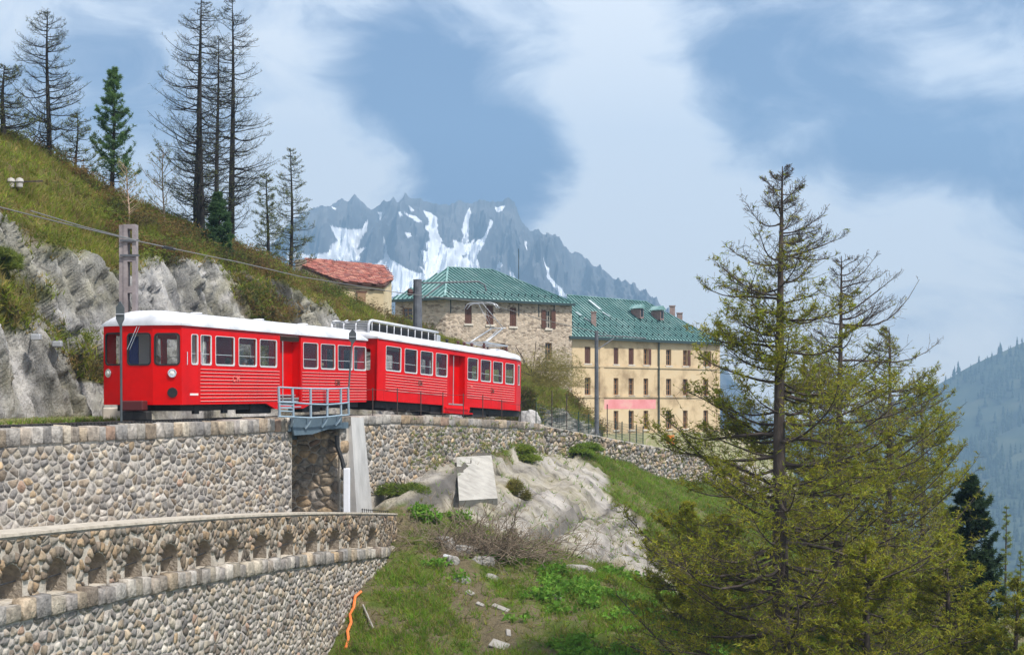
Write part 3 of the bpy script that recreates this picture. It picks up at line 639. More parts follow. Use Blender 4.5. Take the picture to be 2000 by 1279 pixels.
mb.add(vs, [(4 * i + a, 4 * i + 4 + a, 4 * i + 4 + (a + 1) % 4, 4 * i + (a + 1) % 4) for i in range(29) for a in range(4)] + [(116, 117, 118, 119)])
mb.build('coping', mat('coping_mortar', (.30, .26, .21), (.52, .46, .38), scale=5, rough=.95, bump=.5), lw, world=True)
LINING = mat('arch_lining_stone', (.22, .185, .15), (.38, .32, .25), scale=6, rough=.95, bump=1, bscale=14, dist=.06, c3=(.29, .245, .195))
inh = lambda x, y: any(abs(x - Y) < AW[Y] + .08 and lled(Y) - .02 < y < lled(Y) + .36 + .46 * math.sqrt(max(0, 1 - ((x - Y) / (AW[Y] + .09)) ** 2)) for Y in AY)
view = lambda sd: 45 / sd[0]
sh = rubble(22, LE - .03, lambda Y: lled(Y) + .03, lambda Y: ltop(Y) - .02, .22, .16, fl, rng, gap=.012, depth=(.01, .045), reject=inh, ax=1.1, view=view)
for Y in AY[1:]:
    w_ = AW[Y]
    for k in range(9):                           # ring of wedge stones over each opening
        a0, a1 = math.pi * k / 9 + .025, math.pi * (k + 1) / 9 - .025; sp = lled(Y) + .34
        c = [(Y + (w_ + g) * math.cos(a), sp + (.36 + g) * math.sin(a)) for g, a in ((.01, a0), (.22, a0), (.22, a1), (.01, a1))]
        vs, fs = stone_shape(c, .008, .05, fl, rng); sh.append((.09 * view((Y, 0)), vs, fs))
    mb = MB(); ar = arch(Y, 9, -.004); n_ = len(ar)          # stone lining of the opening
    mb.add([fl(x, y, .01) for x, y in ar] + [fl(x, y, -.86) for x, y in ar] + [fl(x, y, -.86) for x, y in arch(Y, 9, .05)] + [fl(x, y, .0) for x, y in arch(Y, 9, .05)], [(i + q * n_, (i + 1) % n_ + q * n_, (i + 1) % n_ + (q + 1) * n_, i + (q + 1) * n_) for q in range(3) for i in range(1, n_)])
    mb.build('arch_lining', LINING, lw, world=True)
put_stones(sh, lw, rng, [(c[0] * .85, c[1] * .82, c[2] * .78) for c in BROWNS] + [(.30, .27, .23)])
lower = empty('lower_retaining_wall', (-6.5, 36, -10.5), label='broad pale rubble retaining wall below the arched parapet', cat='wall')
def fl2(Y, h, d): return fl(Y, h, d + .14)
wall_slab('wall_core', 16, LE + .1, lambda Y: -11.5, lambda Y: lled(Y) - .0, fl2, .13, MORTAR, lower)
sh = block_row(21, LE, lambda Y: lled(Y) - .30, lambda Y: lled(Y) + .02, .42, fl2, rng, -.13, .04, .05)
sh += rubble(22, LE, lambda Y: max(-9.6, lled(Y) - 1.6 - (LE - Y) * .17), lambda Y: lled(Y) - .31, .23, .15, fl2, rng, gap=.017, depth=(.006, .036), view=view)
put_stones(sh, lower, rng, GREYS + GREYS[3:] + BROWNS[1:4])
BARM = mat('dark_steel', (.045, .047, .05), (.08, .08, .085), scale=8, rough=.5, metal=.6)
for Y in AY[1:]:
    o = MB().tube([fl(Y - .5, lled(Y) + .34, -.12), fl(Y + .44, lled(Y) + .36, -.12)], .016, 6).build('safety_bar', BARM)
    tag(o, 'thin dark steel bar across an arched drain opening in the parapet', 'bar', 'bars across the parapet openings')
# ------------------------------------------------------------------ the train
RED = mat('red_paint', (.50, .004, .003), (.66, .003, .002), scale=.9, rough=.34, spec=.10, c3=(.62, .003, .002), detail=8)
ROOFW = mat('white_roof_paint', (.44, .45, .48), (.70, .70, .73), scale=.9, rough=.5, c3=(.62, .62, .65), detail=9)
RIBM = mat('pale_rib', (.88, .42, .38), rough=.35)
WFRAME = mat('aluminium_frame', (.74, .72, .70), rough=.35, metal=.3)
BLACK = mat('underframe_black', (.012, .012, .013), (.035, .032, .03), scale=6, rough=.7)
RUBBER = mat('black_rubber', (.015, .015, .016), rough=.6)
STEEL = mat('worn_steel', (.25, .24, .23), (.42, .40, .38), scale=5, rough=.4, metal=.8)
CHROME = mat('chrome', (.8, .8, .8), rough=.15, metal=1)
LENS = mat('lamp_lens', (.75, .74, .68), rough=.12)
CREAM = mat('interior_cream', (.62, .61, .56), rough=.7)
SEATM = mat('seat_maroon', (.16, .02, .02), (.22, .03, .03), scale=4, rough=.7)
GREYM = mat('grey_metal', (.42, .43, .45), (.52, .53, .55), scale=6, rough=.45, metal=.5)
CURT = mat('blue_curtain', (.02, .03, .16), rough=.9)
GLS = glass('window_glass')
SIGNB = mat('bronze_mark', (.18, .035, .02), rough=.5)
FAINT = mat('faded_mark', (.75, .16, .13), rough=.5)

class Car: pass
def ray_local(root, px, py, pt, nrm):
    """where the line of sight of a photo pixel meets a plane given in the car's own frame"""
    inv = root.matrix_basis.inverted(); o = inv @ Vector((0, 0, 0)); d = (inv.to_3x3() @ Vector(((px - CX) / F, 1, (HY - py) / F)))
    pt = Vector(pt); nrm = Vector(nrm); return o + d * ((pt - o).dot(nrm) / d.dot(nrm))
def make_car(s0, slope, L, Wd, sk, gt, H, label, fa, fb):
    """fa / fb: how far the middle of the front / rear end stands out (0: flat end)"""
    p = trk(s0); d = D1 if s0 < SB - .5 else D2
    r = empty('railcar', p, (0, -math.atan(slope), math.atan2(d.y, d.x)), label, 'railcar', 'railcars of the mountain train')
    c = Car(); c.r, c.L, c.W, c.sk, c.gt, c.H, c.fa, c.fb = r, L, Wd, sk, gt, H, fa, fb
    c.side = lambda px, py: ray_local(r, px, py, (0, 0, 0), (0, 1, 0)); return c
def text_part(txt, size, m, parent, loc, rot):
    cu = bpy.data.curves.new('mark', 'FONT'); cu.body = txt; cu.size = size; cu.extrude = .004; cu.align_x = 'CENTER'; cu.offset = .006
    t = bpy.data.objects.new('mark', cu); COL.objects.link(t); me = bpy.data.meshes.new_from_object(t); bpy.data.objects.remove(t)
    me.materials.append(m); o = bpy.data.objects.new('emblem', me); COL.objects.link(o); o.parent = parent; o.location = loc; o.rotation_euler = rot; return o
def shell_side(c, outline, wins, door, far):
    """side wall with real openings; glass and frames are parts"""
    y0, y1 = (0, .07) if not far else (c.W, c.W - .07)
    f = lambda x, z, d: Vector((x, y0 + (y1 - y0) * d, z))
    holes = [rrect(*w, .07) for w in wins] + ([[(door[0], door[2]), (door[1], door[2]), (door[1], door[3]), (door[0], door[3])]] if door else [])
    mb = MB(); plate(mb, outline, holes, f, 0, 1); mb.build('side_wall', RED, c.r)
    sg = 1 if far else -1
    for w in wins:
        fr = MB(); plate(fr, rrect(w[0] - .015, w[1] - .02, w[2] + .03, w[3] + .012, .075), [rrect(w[0] + .012, w[1] + .03, w[2] - .022, w[3] - .008, .06)], lambda x, z, d: Vector((x, y0 + sg * .012 * (1 - d) + (y1 - y0) * .3 * d, z)), 0, 1)
        o = fr.build('window', WFRAME, c.r)
        gp = MB(); plate(gp, rrect(w[0] + .004, w[1] + .004, w[2] - .004, w[3] - .004, .06), [], lambda x, z, d: Vector((x, y0 + (y1 - y0) * (.5 + .1 * d), z)), 0, 1); gp.build('pane', GLS, o)
        MB().bar(f(w[0] + .02, w[1] + .36 * (w[3] - w[1]), .8), f(w[2] - .02, w[1] + .36 * (w[3] - w[1]), .8), .018).build('guard_bar', WFRAME, o)
def roof_shell(c, ufront, urear):
    nu, nv = 46, 21; V = []; Fc = []
    ts = [0, .004, .012, .025, .04, .06] + list(np.linspace(.09, .91, nu - 12)) + [.94, .96, .975, .988, .996, 1]
    for t in ts:
        for j in range(nv):
            v = -.05 + (c.W + .10) * j / (nv - 1); a, b = ufront(v), urear(v); u = a + (b - a) * t; x = abs(2 * j / (nv - 1) - 1)
            d = min(u - a, b - u); rise = math.sqrt(max(0, 1 - max(0, 1 - d / .75) ** 2))
            V.append((u, v, c.gt + .035 + c.H * (max(0, 1 - x ** 2.6)) ** .62 * (.12 + .88 * rise)))
    n = len(ts); Fc = [(i * nv + j, (i + 1) * nv + j, (i + 1) * nv + j + 1, i * nv + j + 1) for i in range(n - 1) for j in range(nv - 1)]
    b = len(V); rim = [i * nv for i in range(n)] + [(n - 1) * nv + j for j in range(1, nv)] + [i * nv + nv - 1 for i in range(n - 2, -1, -1)] + [j for j in range(nv - 2, 0, -1)]
    V += [(V[i][0], V[i][1], c.gt - .03) for i in rim]; k = len(rim); Fc += [(rim[i], rim[(i + 1) % k], b + (i + 1) % k, b + i) for i in range(k)]; Fc.append(tuple(b + i for i in range(k)))
    mb = MB(); mb.add(V, Fc); return mb.build('roof', ROOFW, c.r, smooth=False)
def smooth_by_angle(o, ang=50):
    me = o.data
    for p in me.polygons: p.use_smooth = True
    bm = bmesh.new(); bm.from_mesh(me)
    for e in bm.edges:
        if len(e.link_faces) == 2 and e.calc_face_angle(0) > math.radians(ang): e.smooth = False
    bm.to_mesh(me); bm.free()
def under(c, bogies):
    MB().bx(.35, c.L - .25, .25, c.W - .25, .30, .56).build('underframe', BLACK, c.r)
    for k, u in enumerate((c.L * .34, c.L * .62)): MB().bx(u, u + 1.5, .2, .75, .16, .5).build('equipment_box', BLACK, c.r, bevel=.02)
    for ub in bogies:
        b = MB().bx(ub - 1.25, ub + 1.25, .32, .44, .30, .48).bx(ub - 1.25, ub + 1.25, c.W - .44, c.W - .32, .30, .48).bx(ub - .2, ub + .2, .4, c.W - .4, .28, .46)
        for du in (-.9, .9): b.bx(ub + du - .15, ub + du + .15, .24, .33, .2, .46)
        bo = b.build('bogie', BLACK, c.r)
        for du in (-.9, .9):
            for v, sg in ((.50, -1), (c.W - .50, 1)):
                MB().lathe((ub + du, v, .36), (0, sg, 0), [(-.05, .01), (-.05, .40), (-.02, .40), (-.02, .36), (.07, .36), (.07, .30), (.05, .10), (.10, .08), (.10, .005)], 20).build('wheel', STEEL if sg > 5 else BLACK, bo)
            MB().tube([(ub + du, .5, .36), (ub + du, c.W - .5, .36)], .06, 8).build('axle', BLACK, bo)
def inside(c, rows, u0, u1):
    MB().bx(u0, u1, .08, c.W - .08, .62, .68).build('floor', mat('floor_grey', (.25, .25, .25), rough=.8), c.r)
    MB().bx(u0, u1, .10, c.W - .10, c.gt - .10, c.gt - .06).build('ceiling', CREAM, c.r)
    for u in rows:
        for v in (.14, c.W - 1.04):
            MB().bx(u, u + .46, v, v + .9, 1.0, 1.12).bx(u + .40, u + .48, v, v + .9, 1.1, 1.75).bx(u + .08, u + .38, v + .1, v + .8, .68, 1.0).build('seat', SEATM, c.r, bevel=.03)

# --- leading car
c1 = make_car(0, .006, 13.85, 2.65, .49, 2.87, .42, 'red driving trailer with three front windows, two headlights and plain white roof', .25, 0)
S1 = c1.side; ub = lambda px: S1(px, 700).x
wz0 = (S1(440, 713.6).z + S1(674, 721.7).z) / 2; wz1 = (S1(440, 657.8).z + S1(674, 675).z) / 2
W1 = [(ub(a), wz0, ub(b), wz1) for a, b in ((373.9, 386), (392, 412.2), (421, 457.3), (466.2, 500.5), (507.5, 540), (592.3, 620.6), (626.8, 653.8), (660, 687.6), (691, 714))]
d0, d1 = ub(547), ub(587.5); sk, gt = c1.sk, c1.gt
out1 = [(0, sk), (ub(520), sk), (ub(538), .30), (ub(592), .30), (ub(612), sk), (c1.L, sk), (c1.L, gt), (0, gt)]
shell_side(c1, out1, W1, (d0, d1, .42, S1(566, 654).z), False); shell_side(c1, [(0, sk), (c1.L, sk), (c1.L, gt), (0, gt)], W1, None, True)
ua, fv = -c1.fa, (0.82, 1.83)
facets = [((0, 0), (ua, fv[0])), ((ua, fv[0]), (ua, fv[1])), ((ua, fv[1]), (0, c1.W))]
fwin = [(301.5, 350, 652, 711.5), (250, 293.5, 652, 711.5), (207, 241.5, 652, 711.5)]
for (a, b), (x0, x1, yt, yb) in zip(facets, fwin):
    a3, b3 = Vector((a[0], a[1], 0)), Vector((b[0], b[1], 0)); e = (b3 - a3).normalized(); ln = (b3 - a3).length; nn = Vector((-e.y, e.x, 0))
    q0, q1 = ray_local(c1.r, x1, yb, a3, nn), ray_local(c1.r, x0, yt, a3, nn); w = ((q0 - a3).dot(e), q0.z, (q1 - a3).dot(e), q1.z)
    w = (max(w[0], .07), w[1], min(w[2], ln - .07), w[3]); ff = lambda x, z, d, a3=a3, e=e, nn=nn: a3 + e * x + Vector((0, 0, z)) - nn * (.06 * d) * (-1 if nn.x > 0 else 1) * -1
    sgn = 1 if nn.x > 0 else -1
    ff = lambda x, z, d, a3=a3, e=e, n2=nn * sgn: a3 + e * x + Vector((0, 0, z)) + n2 * (.06 * d)
    mb = MB(); plate(mb, [(0, sk), (ln, sk), (ln, gt), (0, gt)], [rrect(*w, .10, 4)], ff, 0, 1); mb.build('front_panel', RED, c1.r)
    fr = MB(); plate(fr, rrect(w[0] - .03, w[1] - .03, w[2] + .03, w[3] + .03, .12, 4), [rrect(w[0] + .015, w[1] + .015, w[2] - .015, w[3] - .015, .09, 4)], ff, -.25, .6); o = fr.build('windscreen', RUBBER, c1.r)
    gp = MB(); plate(gp, rrect(*w, .10, 4), [], ff, .4, .5); gp.build('pane', GLS, o)
mb = MB(); plate(mb, [(0.01, sk), (c1.W - .01, sk), (c1.W - .01, gt), (0.01, gt)], [rrect(.35, 1.65, .95, 2.5, .05), rrect(1.05, .75, 1.65, 2.55, .05)], lambda x, z, d: Vector((c1.L - .06 * d, x, z)), 0, 1); mb.build('rear_wall', RED, c1.r)
rf = roof_shell(c1, lambda v: np.interp(v, [-.05, fv[0], fv[1], c1.W + .05], [-.04, ua - .05, ua - .05, -.04]), lambda v: c1.L + .06); smooth_by_angle(rf, 40)
for z in np.linspace(S1(392, 720.6).z, S1(392, 783.2).z, 10):
    for a, b in ((391, 545), (590, 716)): MB().bx(ub(a), min(ub(b), c1.L - .02), -.022, 0, z - .008, z + .008).build('rib', RIBM, c1.r)
# recessed doorway: leaf, its window, grab pole, steps
dv = .34; MB().bx(d0 - .06, d1 + .06, dv, dv + .05, .42, 2.62).build('door_leaf', RED, c1.r)
for x in (d0 - .05, d1 + .02): MB().bx(x, x + .03, .07, dv, .42, 2.62).build('door_jamb', RED, c1.r)
MB().bx(d0 + .10, d0 + .42, dv - .012, dv - .002, 1.55, 2.45).build('door_window', RUBBER, c1.r)
MB().tube([(d0 + .30, .05, .5), (d0 + .30, .05, 2.6)], .018, 8).build('grab_pole', GREYM, c1.r)
for k in range(3): MB().bx(d0 + .02, d1 - .02, -.02 + .11 * k, dv, .34 + .2 * k, .38 + .2 * k).build('step', GREYM, c1.r)
fn1 = Vector((-fv[0], ua, 0)); fn1 = Vector((ua, -fv[0], 0)).normalized()       # faces of the front seen from outside
def on_facet(px, py, k):
    a3, b3 = Vector((*facets[k][0], 0)), Vector((*facets[k][1], 0)); e = (b3 - a3).normalized(); n = Vector((-e.y, e.x, 0)); n = n if n.x < 0 else -n
    return ray_local(c1.r, px, py, a3, n), n
for px, py, k in ((337, 728.5, 0), (213.5, 728.5, 2)):
    p, n = on_facet(px, py, k); o = MB().lathe(p, n, [(0, .13), (.05, .13), (.06, .11), (.03, .105)], 24).build('headlight', CHROME, c1.r, smooth=False)
    MB().lathe(p, n, [(.02, .104), (.05, .09), (.065, .04), (.07, .002)], 20).build('lens', LENS, o, smooth=True)
p, n = on_facet(337, 766.5, 0); MB().lathe(p, n, [(0, .15), (.025, .15), (.03, .13), (.01, .125), (.01, .002)], 24).build('air_horn', RUBBER, c1.r)
pb, n = on_facet(268, 790, 1); n = Vector((-1, 0, 0))
MB().box(pb + n * .14 + Vector((0, 0, -.03)), (.30, .72, .30)).build('coupler_box', mat('dark_red_box', (.09, .012, .012), rough=.6), c1.r, bevel=.03)
MB().box(pb + Vector((-.05, 0, -.33)), (.3, .9, .28)).build('snow_guard', BLACK, c1.r, bevel=.03)
for k in range(2):
    a, n = on_facet(268.5 + 5 * k, 638, 1); b, _ = on_facet(250 + 5 * k, 683, 1); MB().tube([a + n * .03, b + n * .05], .009, 6).build('wiper', CHROME, c1.r)
for px in (362.5, 391):
    a, b = S1(px, 687), S1(px, 712); y = Vector((0, -.06, 0)); MB().tube([a, a + y, b + y, b], .014, 6).build('door_handle', CHROME, c1.r)
a, b = S1(371, 768), S1(387, 772); MB().bx(a.x, b.x, -.008, 0, b.z, a.z).build('number_plate', mat('white_enamel', (.8, .7, .68), rough=.4), c1.r)
q = S1(658, 752); text_part('CM', .30, SIGNB, c1.r, (q.x, -.026, q.z), (math.radians(90), 0, 0))
q = S1(460, 745); text_part('C M', .26, FAINT, c1.r, (q.x, -.026, q.z), (math.radians(90), 0, 0))
SEAMR = mat('seam_dark_red', (.28, .002, .002), rough=.5)
for px in (388.5, 415.5, 503, 589, 624): MB().bx(ub(px) - .006, ub(px) + .006, -.003, 0, c1.sk + .02, wz0 - .05).build('panel_seam', SEAMR, c1.r)
MB().bx(.02, c1.L - .02, -.004, 0, c1.gt - .10, c1.gt - .085).build('panel_seam', SEAMR, c1.r)
under(c1, (2.2, 11.4)); inside(c1, [1.9, 3.5, 5.1, 9.0, 10.6, 12.2], .15, c1.L - .1)
MB().bx(.45, .50, 1.75, 2.2, 1.3, 2.55).build('curtain', CURT, c1.r)
MB().bx(.15, .5, 1.0, 1.8, .7, 1.55).build('driver_desk', BLACK, c1.r, bevel=.03)
MB().bx(1.45, 1.5, .1, 1.0, .7, 2.7).bx(1.45, 1.5, 1.7, c1.W - .1, .7, 2.7).build('cab_partition', CREAM, c1.r)
for u in (3.2, 7.5, 11): MB().lathe((u, c1.W / 2, c1.gt + c1.H), (0, 0, 1), [(-.04, .14), (.05, .14), (.08, .2), (.11, .18), (.12, .01)], 12).build('roof_vent', ROOFW, c1.r)

# --- motor car with pantograph
s2 = s_at(735, 0); c2 = make_car(s2, -.033, 13.1, 2.65, .57, 3.02, .34, 'red motor car with rooftop resistor rack and raised pantograph', 0, .25)
S2 = c2.side; ub2 = lambda px: S2(px, 730).x; Lm = ub2(1009); sk, gt = c2.sk, c2.gt
wz0 = (S2(768, 725.3).z + S2(995, 749.3).z) / 2; wz1 = (S2(768, 676.6).z + S2(995, 710.6).z) / 2
W2 = [(ub2(a), wz0, ub2(b), wz1) for a, b in ((753.3, 782.3), (790, 814), (821, 844.5), (851, 872.9), (913.2, 933.1), (939, 958.2), (963, 981.2), (987, 1004))]
d0, d1 = ub2(877), ub2(908.5); out2 = [(0, sk), (d0 - .5, sk), (d0 - .5, .22), (d1 + .45, .22), (d1 + .55, sk), (Lm, sk), (Lm, gt), (0, gt)]
shell_side(c2, out2, W2, (d0, d1, .60, S2(893, 694).z), False); shell_side(c2, [(0, sk), (Lm, sk), (Lm, gt), (0, gt)], W2, None, True)
tl, ti = 1.25, .30; c2.L = Lm + tl
for far in (0, 1):                                   # cab sides drawn in towards the end
    y = lambda x: (ti * x / tl) if not far else c2.W - ti * x / tl
    f = lambda x, z, d: Vector((Lm + x, y(x) + (.06 * d if not far else -.06 * d), z)); w = (.35, wz0 + .02, .85, wz1)
    mb = MB(); plate(mb, [(0.004, sk), (tl, sk), (tl, gt), (0.004, gt)], [rrect(*w, .06)], f, 0, 1); mb.build('cab_side', RED, c2.r)
    fr = MB(); plate(fr, rrect(w[0] - .02, w[1] - .02, w[2] + .02, w[3] + .02, .07), [rrect(w[0] + .015, w[1] + .015, w[2] - .015, w[3] - .015, .05)], f, -.2, .5); o = fr.build('cab_window', WFRAME, c2.r)
    gp = MB(); plate(gp, rrect(*w, .06), [], f, .3, .4); gp.build('pane', GLS, o)
mb = MB(); plate(mb, [(ti + .01, sk), (c2.W - ti - .01, sk), (c2.W - ti - .01, gt), (ti + .01, gt)], [rrect(.45, 1.75, 1.2, 2.6, .07), rrect(1.45, 1.75, 2.2, 2.6, .07)], lambda x, z, d: Vector((c2.L - .06 * d, x, z)), 0, 1); mb.build('end_wall', RED, c2.r)
mb = MB(); plate(mb, [(0.01, sk), (c2.W - .01, sk), (c2.W - .01, gt), (0.01, gt)], [rrect(.30, 1.75, .85, 2.6, .07), rrect(1.0, .8, 1.65, 2.6, .05), rrect(1.8, 1.75, 2.35, 2.6, .07)], lambda x, z, d: Vector((.06 * d, x, z)), 0, 1); mb.build('front_wall', RED, c2.r)
MB().tube([(0, .0, sk), (0, .0, gt)], .035, 8).build('corner_post', RED, c2.r)
rf = roof_shell(c2, lambda v: -.06, lambda v: np.interp(v, [-.05, ti, c2.W - ti, c2.W + .05], [Lm + .1, c2.L + .06, c2.L + .06, Lm + .1])); smooth_by_angle(rf, 40)
for z in np.linspace(S2(753, 729.5).z, S2(753, 762).z, 7):
    for a, b in ((753, 873), (912.5, 1005)): MB().bx(ub2(a), ub2(b), -.022, 0, z - .008, z + .008).build('rib', RIBM, c2.r)
MB().bx(d0 - .06, d1 + .06, .30, .35, .5, 2.85).build('door_leaf', RED, c2.r)
for x in (d0 - .05, d1 + .02): MB().bx(x, x + .03, .07, .30, .5, 2.85).build('door_jamb', RED, c2.r)
MB().bx(d0 + .08, d0 + .42, .288, .298, 1.6, 2.7).build('door_window', RUBBER, c2.r)
MB().tube([(d0 + .55, .05, .6), (d0 + .55, .05, 2.75)], .018, 8).build('grab_pole', GREYM, c2.r)
MB().bx(d0 - .45, d1 + .4, -.22, -.003, .24, .30).bx(d0 - .40, d1 + .35, -.10, -.003, .44, .49).build('step', RED, c2.r)
for px, py, t in ((820, 752, 'CM'), (961, 767, 'CM')):
    q = S2(px, py); text_part(t, .26, SIGNB, c2.r, (q.x, -.026, q.z), (math.radians(90), 0, 0))
q = S2(920, 756); text_part('CMB', .12, FAINT, c2.r, (q.x, -.026, q.z), (math.radians(90), 0, 0))
for px in (750, 818, 874.5, 911, 960): MB().bx(ub2(px) - .006, ub2(px) + .006, -.003, 0, c2.sk + .02, wz0 - .05).build('panel_seam', SEAMR, c2.r)
under(c2, (2.3, 10.6)); inside(c2, [1.2, 2.8, 4.4, 9.0, 10.6], .1, Lm)
# resistor rack
zt = gt + .72; zb = gt + .30; ra, rb, va, vb = .15, 6.4, .50, 2.15
for v in (va, vb):
    f_ = MB(); f_.tube([(ra + .02, v, zb - .1), (ra + .02, v, zt - .22), (ra + .10, v, zt - .06), (ra + .28, v, zt), (rb, v, zt - .02)], .055, 8); f_.tube([(ra, v, zb - .05), (rb, v, zb - .05)], .035, 6)
    for k in range(10): f_.bar((ra + .3 + k * .63, v, zb - .1), (ra + .3 + k * .63, v, zt), .03)
    f_.build('rack_frame', ROOFW, c2.r, smooth=True)
for k in range(4):
    u = ra + .01 + .02 * k; 
for v0 in np.linspace(va, vb, 4): MB().tube([(ra - .02, v0, zb - .12), (ra - .02, v0, zt - .20), (ra + .08, v0, zt - .03), (ra + .3, v0, zt + .03)], .03, 6).build('rack_hoop', ROOFW, c2.r)
for k in range(8): MB().bx(ra + .01, ra + .05, va, vb, zb - .1 + k * .065, zb - .06 + k * .065).build('louvre', GREYM, c2.r)
MB().bx(ra + .3, rb - .05, va + .16, vb - .16, zb - .16, zt - .06).build('resistor_core', BLACK, c2.r)
for k in range(19):
    u = ra + .42 + k * .31; MB().lathe((u, va + .12, (zb + zt) / 2 - .03), (0, 1, 0), [(-.04, .02), (-.04, .10), (.03, .10), (.03, .02)], 10).build('resistor_coil', mat('pale_insulator', (.55, .53, .48), rough=.4), c2.r)
MB().bx(rb - .02, rb + .30, va, vb, zb - .1, zt - .12).build('rack_end_box', GREYM, c2.r, bevel=.03)
# pantograph on insulators
cv = c2.W / 2; pt = lambda px, py, v=cv: ray_local(c2.r, px, py, (0, v, 0), (0, 1, 0))
zroof = gt + .035 + c2.H
INS = mat('brown_insulator', (.10, .035, .03), rough=.3)
bl, br = pt(925, 672).x, pt(972, 676).x; zbase = zroof + .30
pr = MB(); pr.bx(bl, br, cv - .55, cv - .47, zbase - .03, zbase + .04).bx(bl, br, cv + .47, cv + .55, zbase - .03, zbase + .04)
for u in (bl + .1, (bl + br) / 2, br - .1): pr.bx(u - .03, u + .03, cv - .55, cv + .55, zbase - .025, zbase + .03)
po = pr.build('pantograph_base', GREYM, c2.r)
for u in (bl + .08, br - .08):
    for v in (cv - .5, cv + .5): MB().lathe((u, v, zroof - .10), (0, 0, 1), [(0, .07), (.08, .07), (.09, .10), (.13, .10), (.14, .06), (.20, .06), (.21, .10), (.25, .10), (.26, .05), (.38, .05)], 10).build('insulator', INS, c2.r)
kn = pt(972, 641); top = pt(941, 592); ft = pt(930, 666)
pa = MB()
for sv in (-1, 1):
    pa.tube([(ft.x + .25, cv + sv * .42, zbase + .05), (kn.x, cv + sv * .30, kn.z)], .035, 6)
    pa.tube([(kn.x, cv + sv * .30, kn.z), (top.x - .1, cv + sv * .12, top.z - .06)], .018, 6)
pa.tube([(kn.x, cv - .42, kn.z), (kn.x, cv + .42, kn.z)], .03, 6); pa.tube([(ft.x + .9, cv, zbase + .05), (kn.x + .08, cv, kn.z - .05)], .02, 6)
pa.tube([(kn.x - .3, cv - .28, kn.z + .28), (top.x + .35, cv + .14, top.z - .40)], .010, 5); pa.tube([(kn.x - .3, cv + .28, kn.z + .28), (top.x + .35, cv - .14, top.z - .40)], .010, 5)
pa.build('pantograph_arm', GREYM, c2.r, smooth=True)
for du in (-.16, .16): MB().tube([(top.x + du, cv - .85, top.z - .26), (top.x + du, cv - .68, top.z - .06), (top.x + du, cv - .5, top.z), (top.x + du, cv + .5, top.z), (top.x + du, cv + .68, top.z - .06), (top.x + du, cv + .85, top.z - .26)], .028, 6).build('collector_bow', GREYM, c2.r, smooth=True)
for px in (861, 883, 895, 910): MB().lathe((pt(px, 668).x, cv - .3, zroof - .06), (0, 0, 1), [(0, .09), (.10, .09), (.11, .05), (.18, .05), (.19, .09), (.24, .08), (.26, .02)], 10).build('roof_insulator', INS if px > 870 else BLACK, c2.r)
u = pt(965, 685).x; MB().lathe((u, cv, zroof - .12), (0, 0, 1), [(0, .8), (.10, .74), (.20, .5), (.26, .2), (.27, .01)], 18).build('roof_dome', ROOFW, c2.r, smooth=True)
# coupling bellows between the cars
MB().box(Vector((-.38, c2.W / 2, 1.65)), (.62, 1.1, 2.0)).build('gangway_bellows', BLACK, c2.r, bevel=.04)

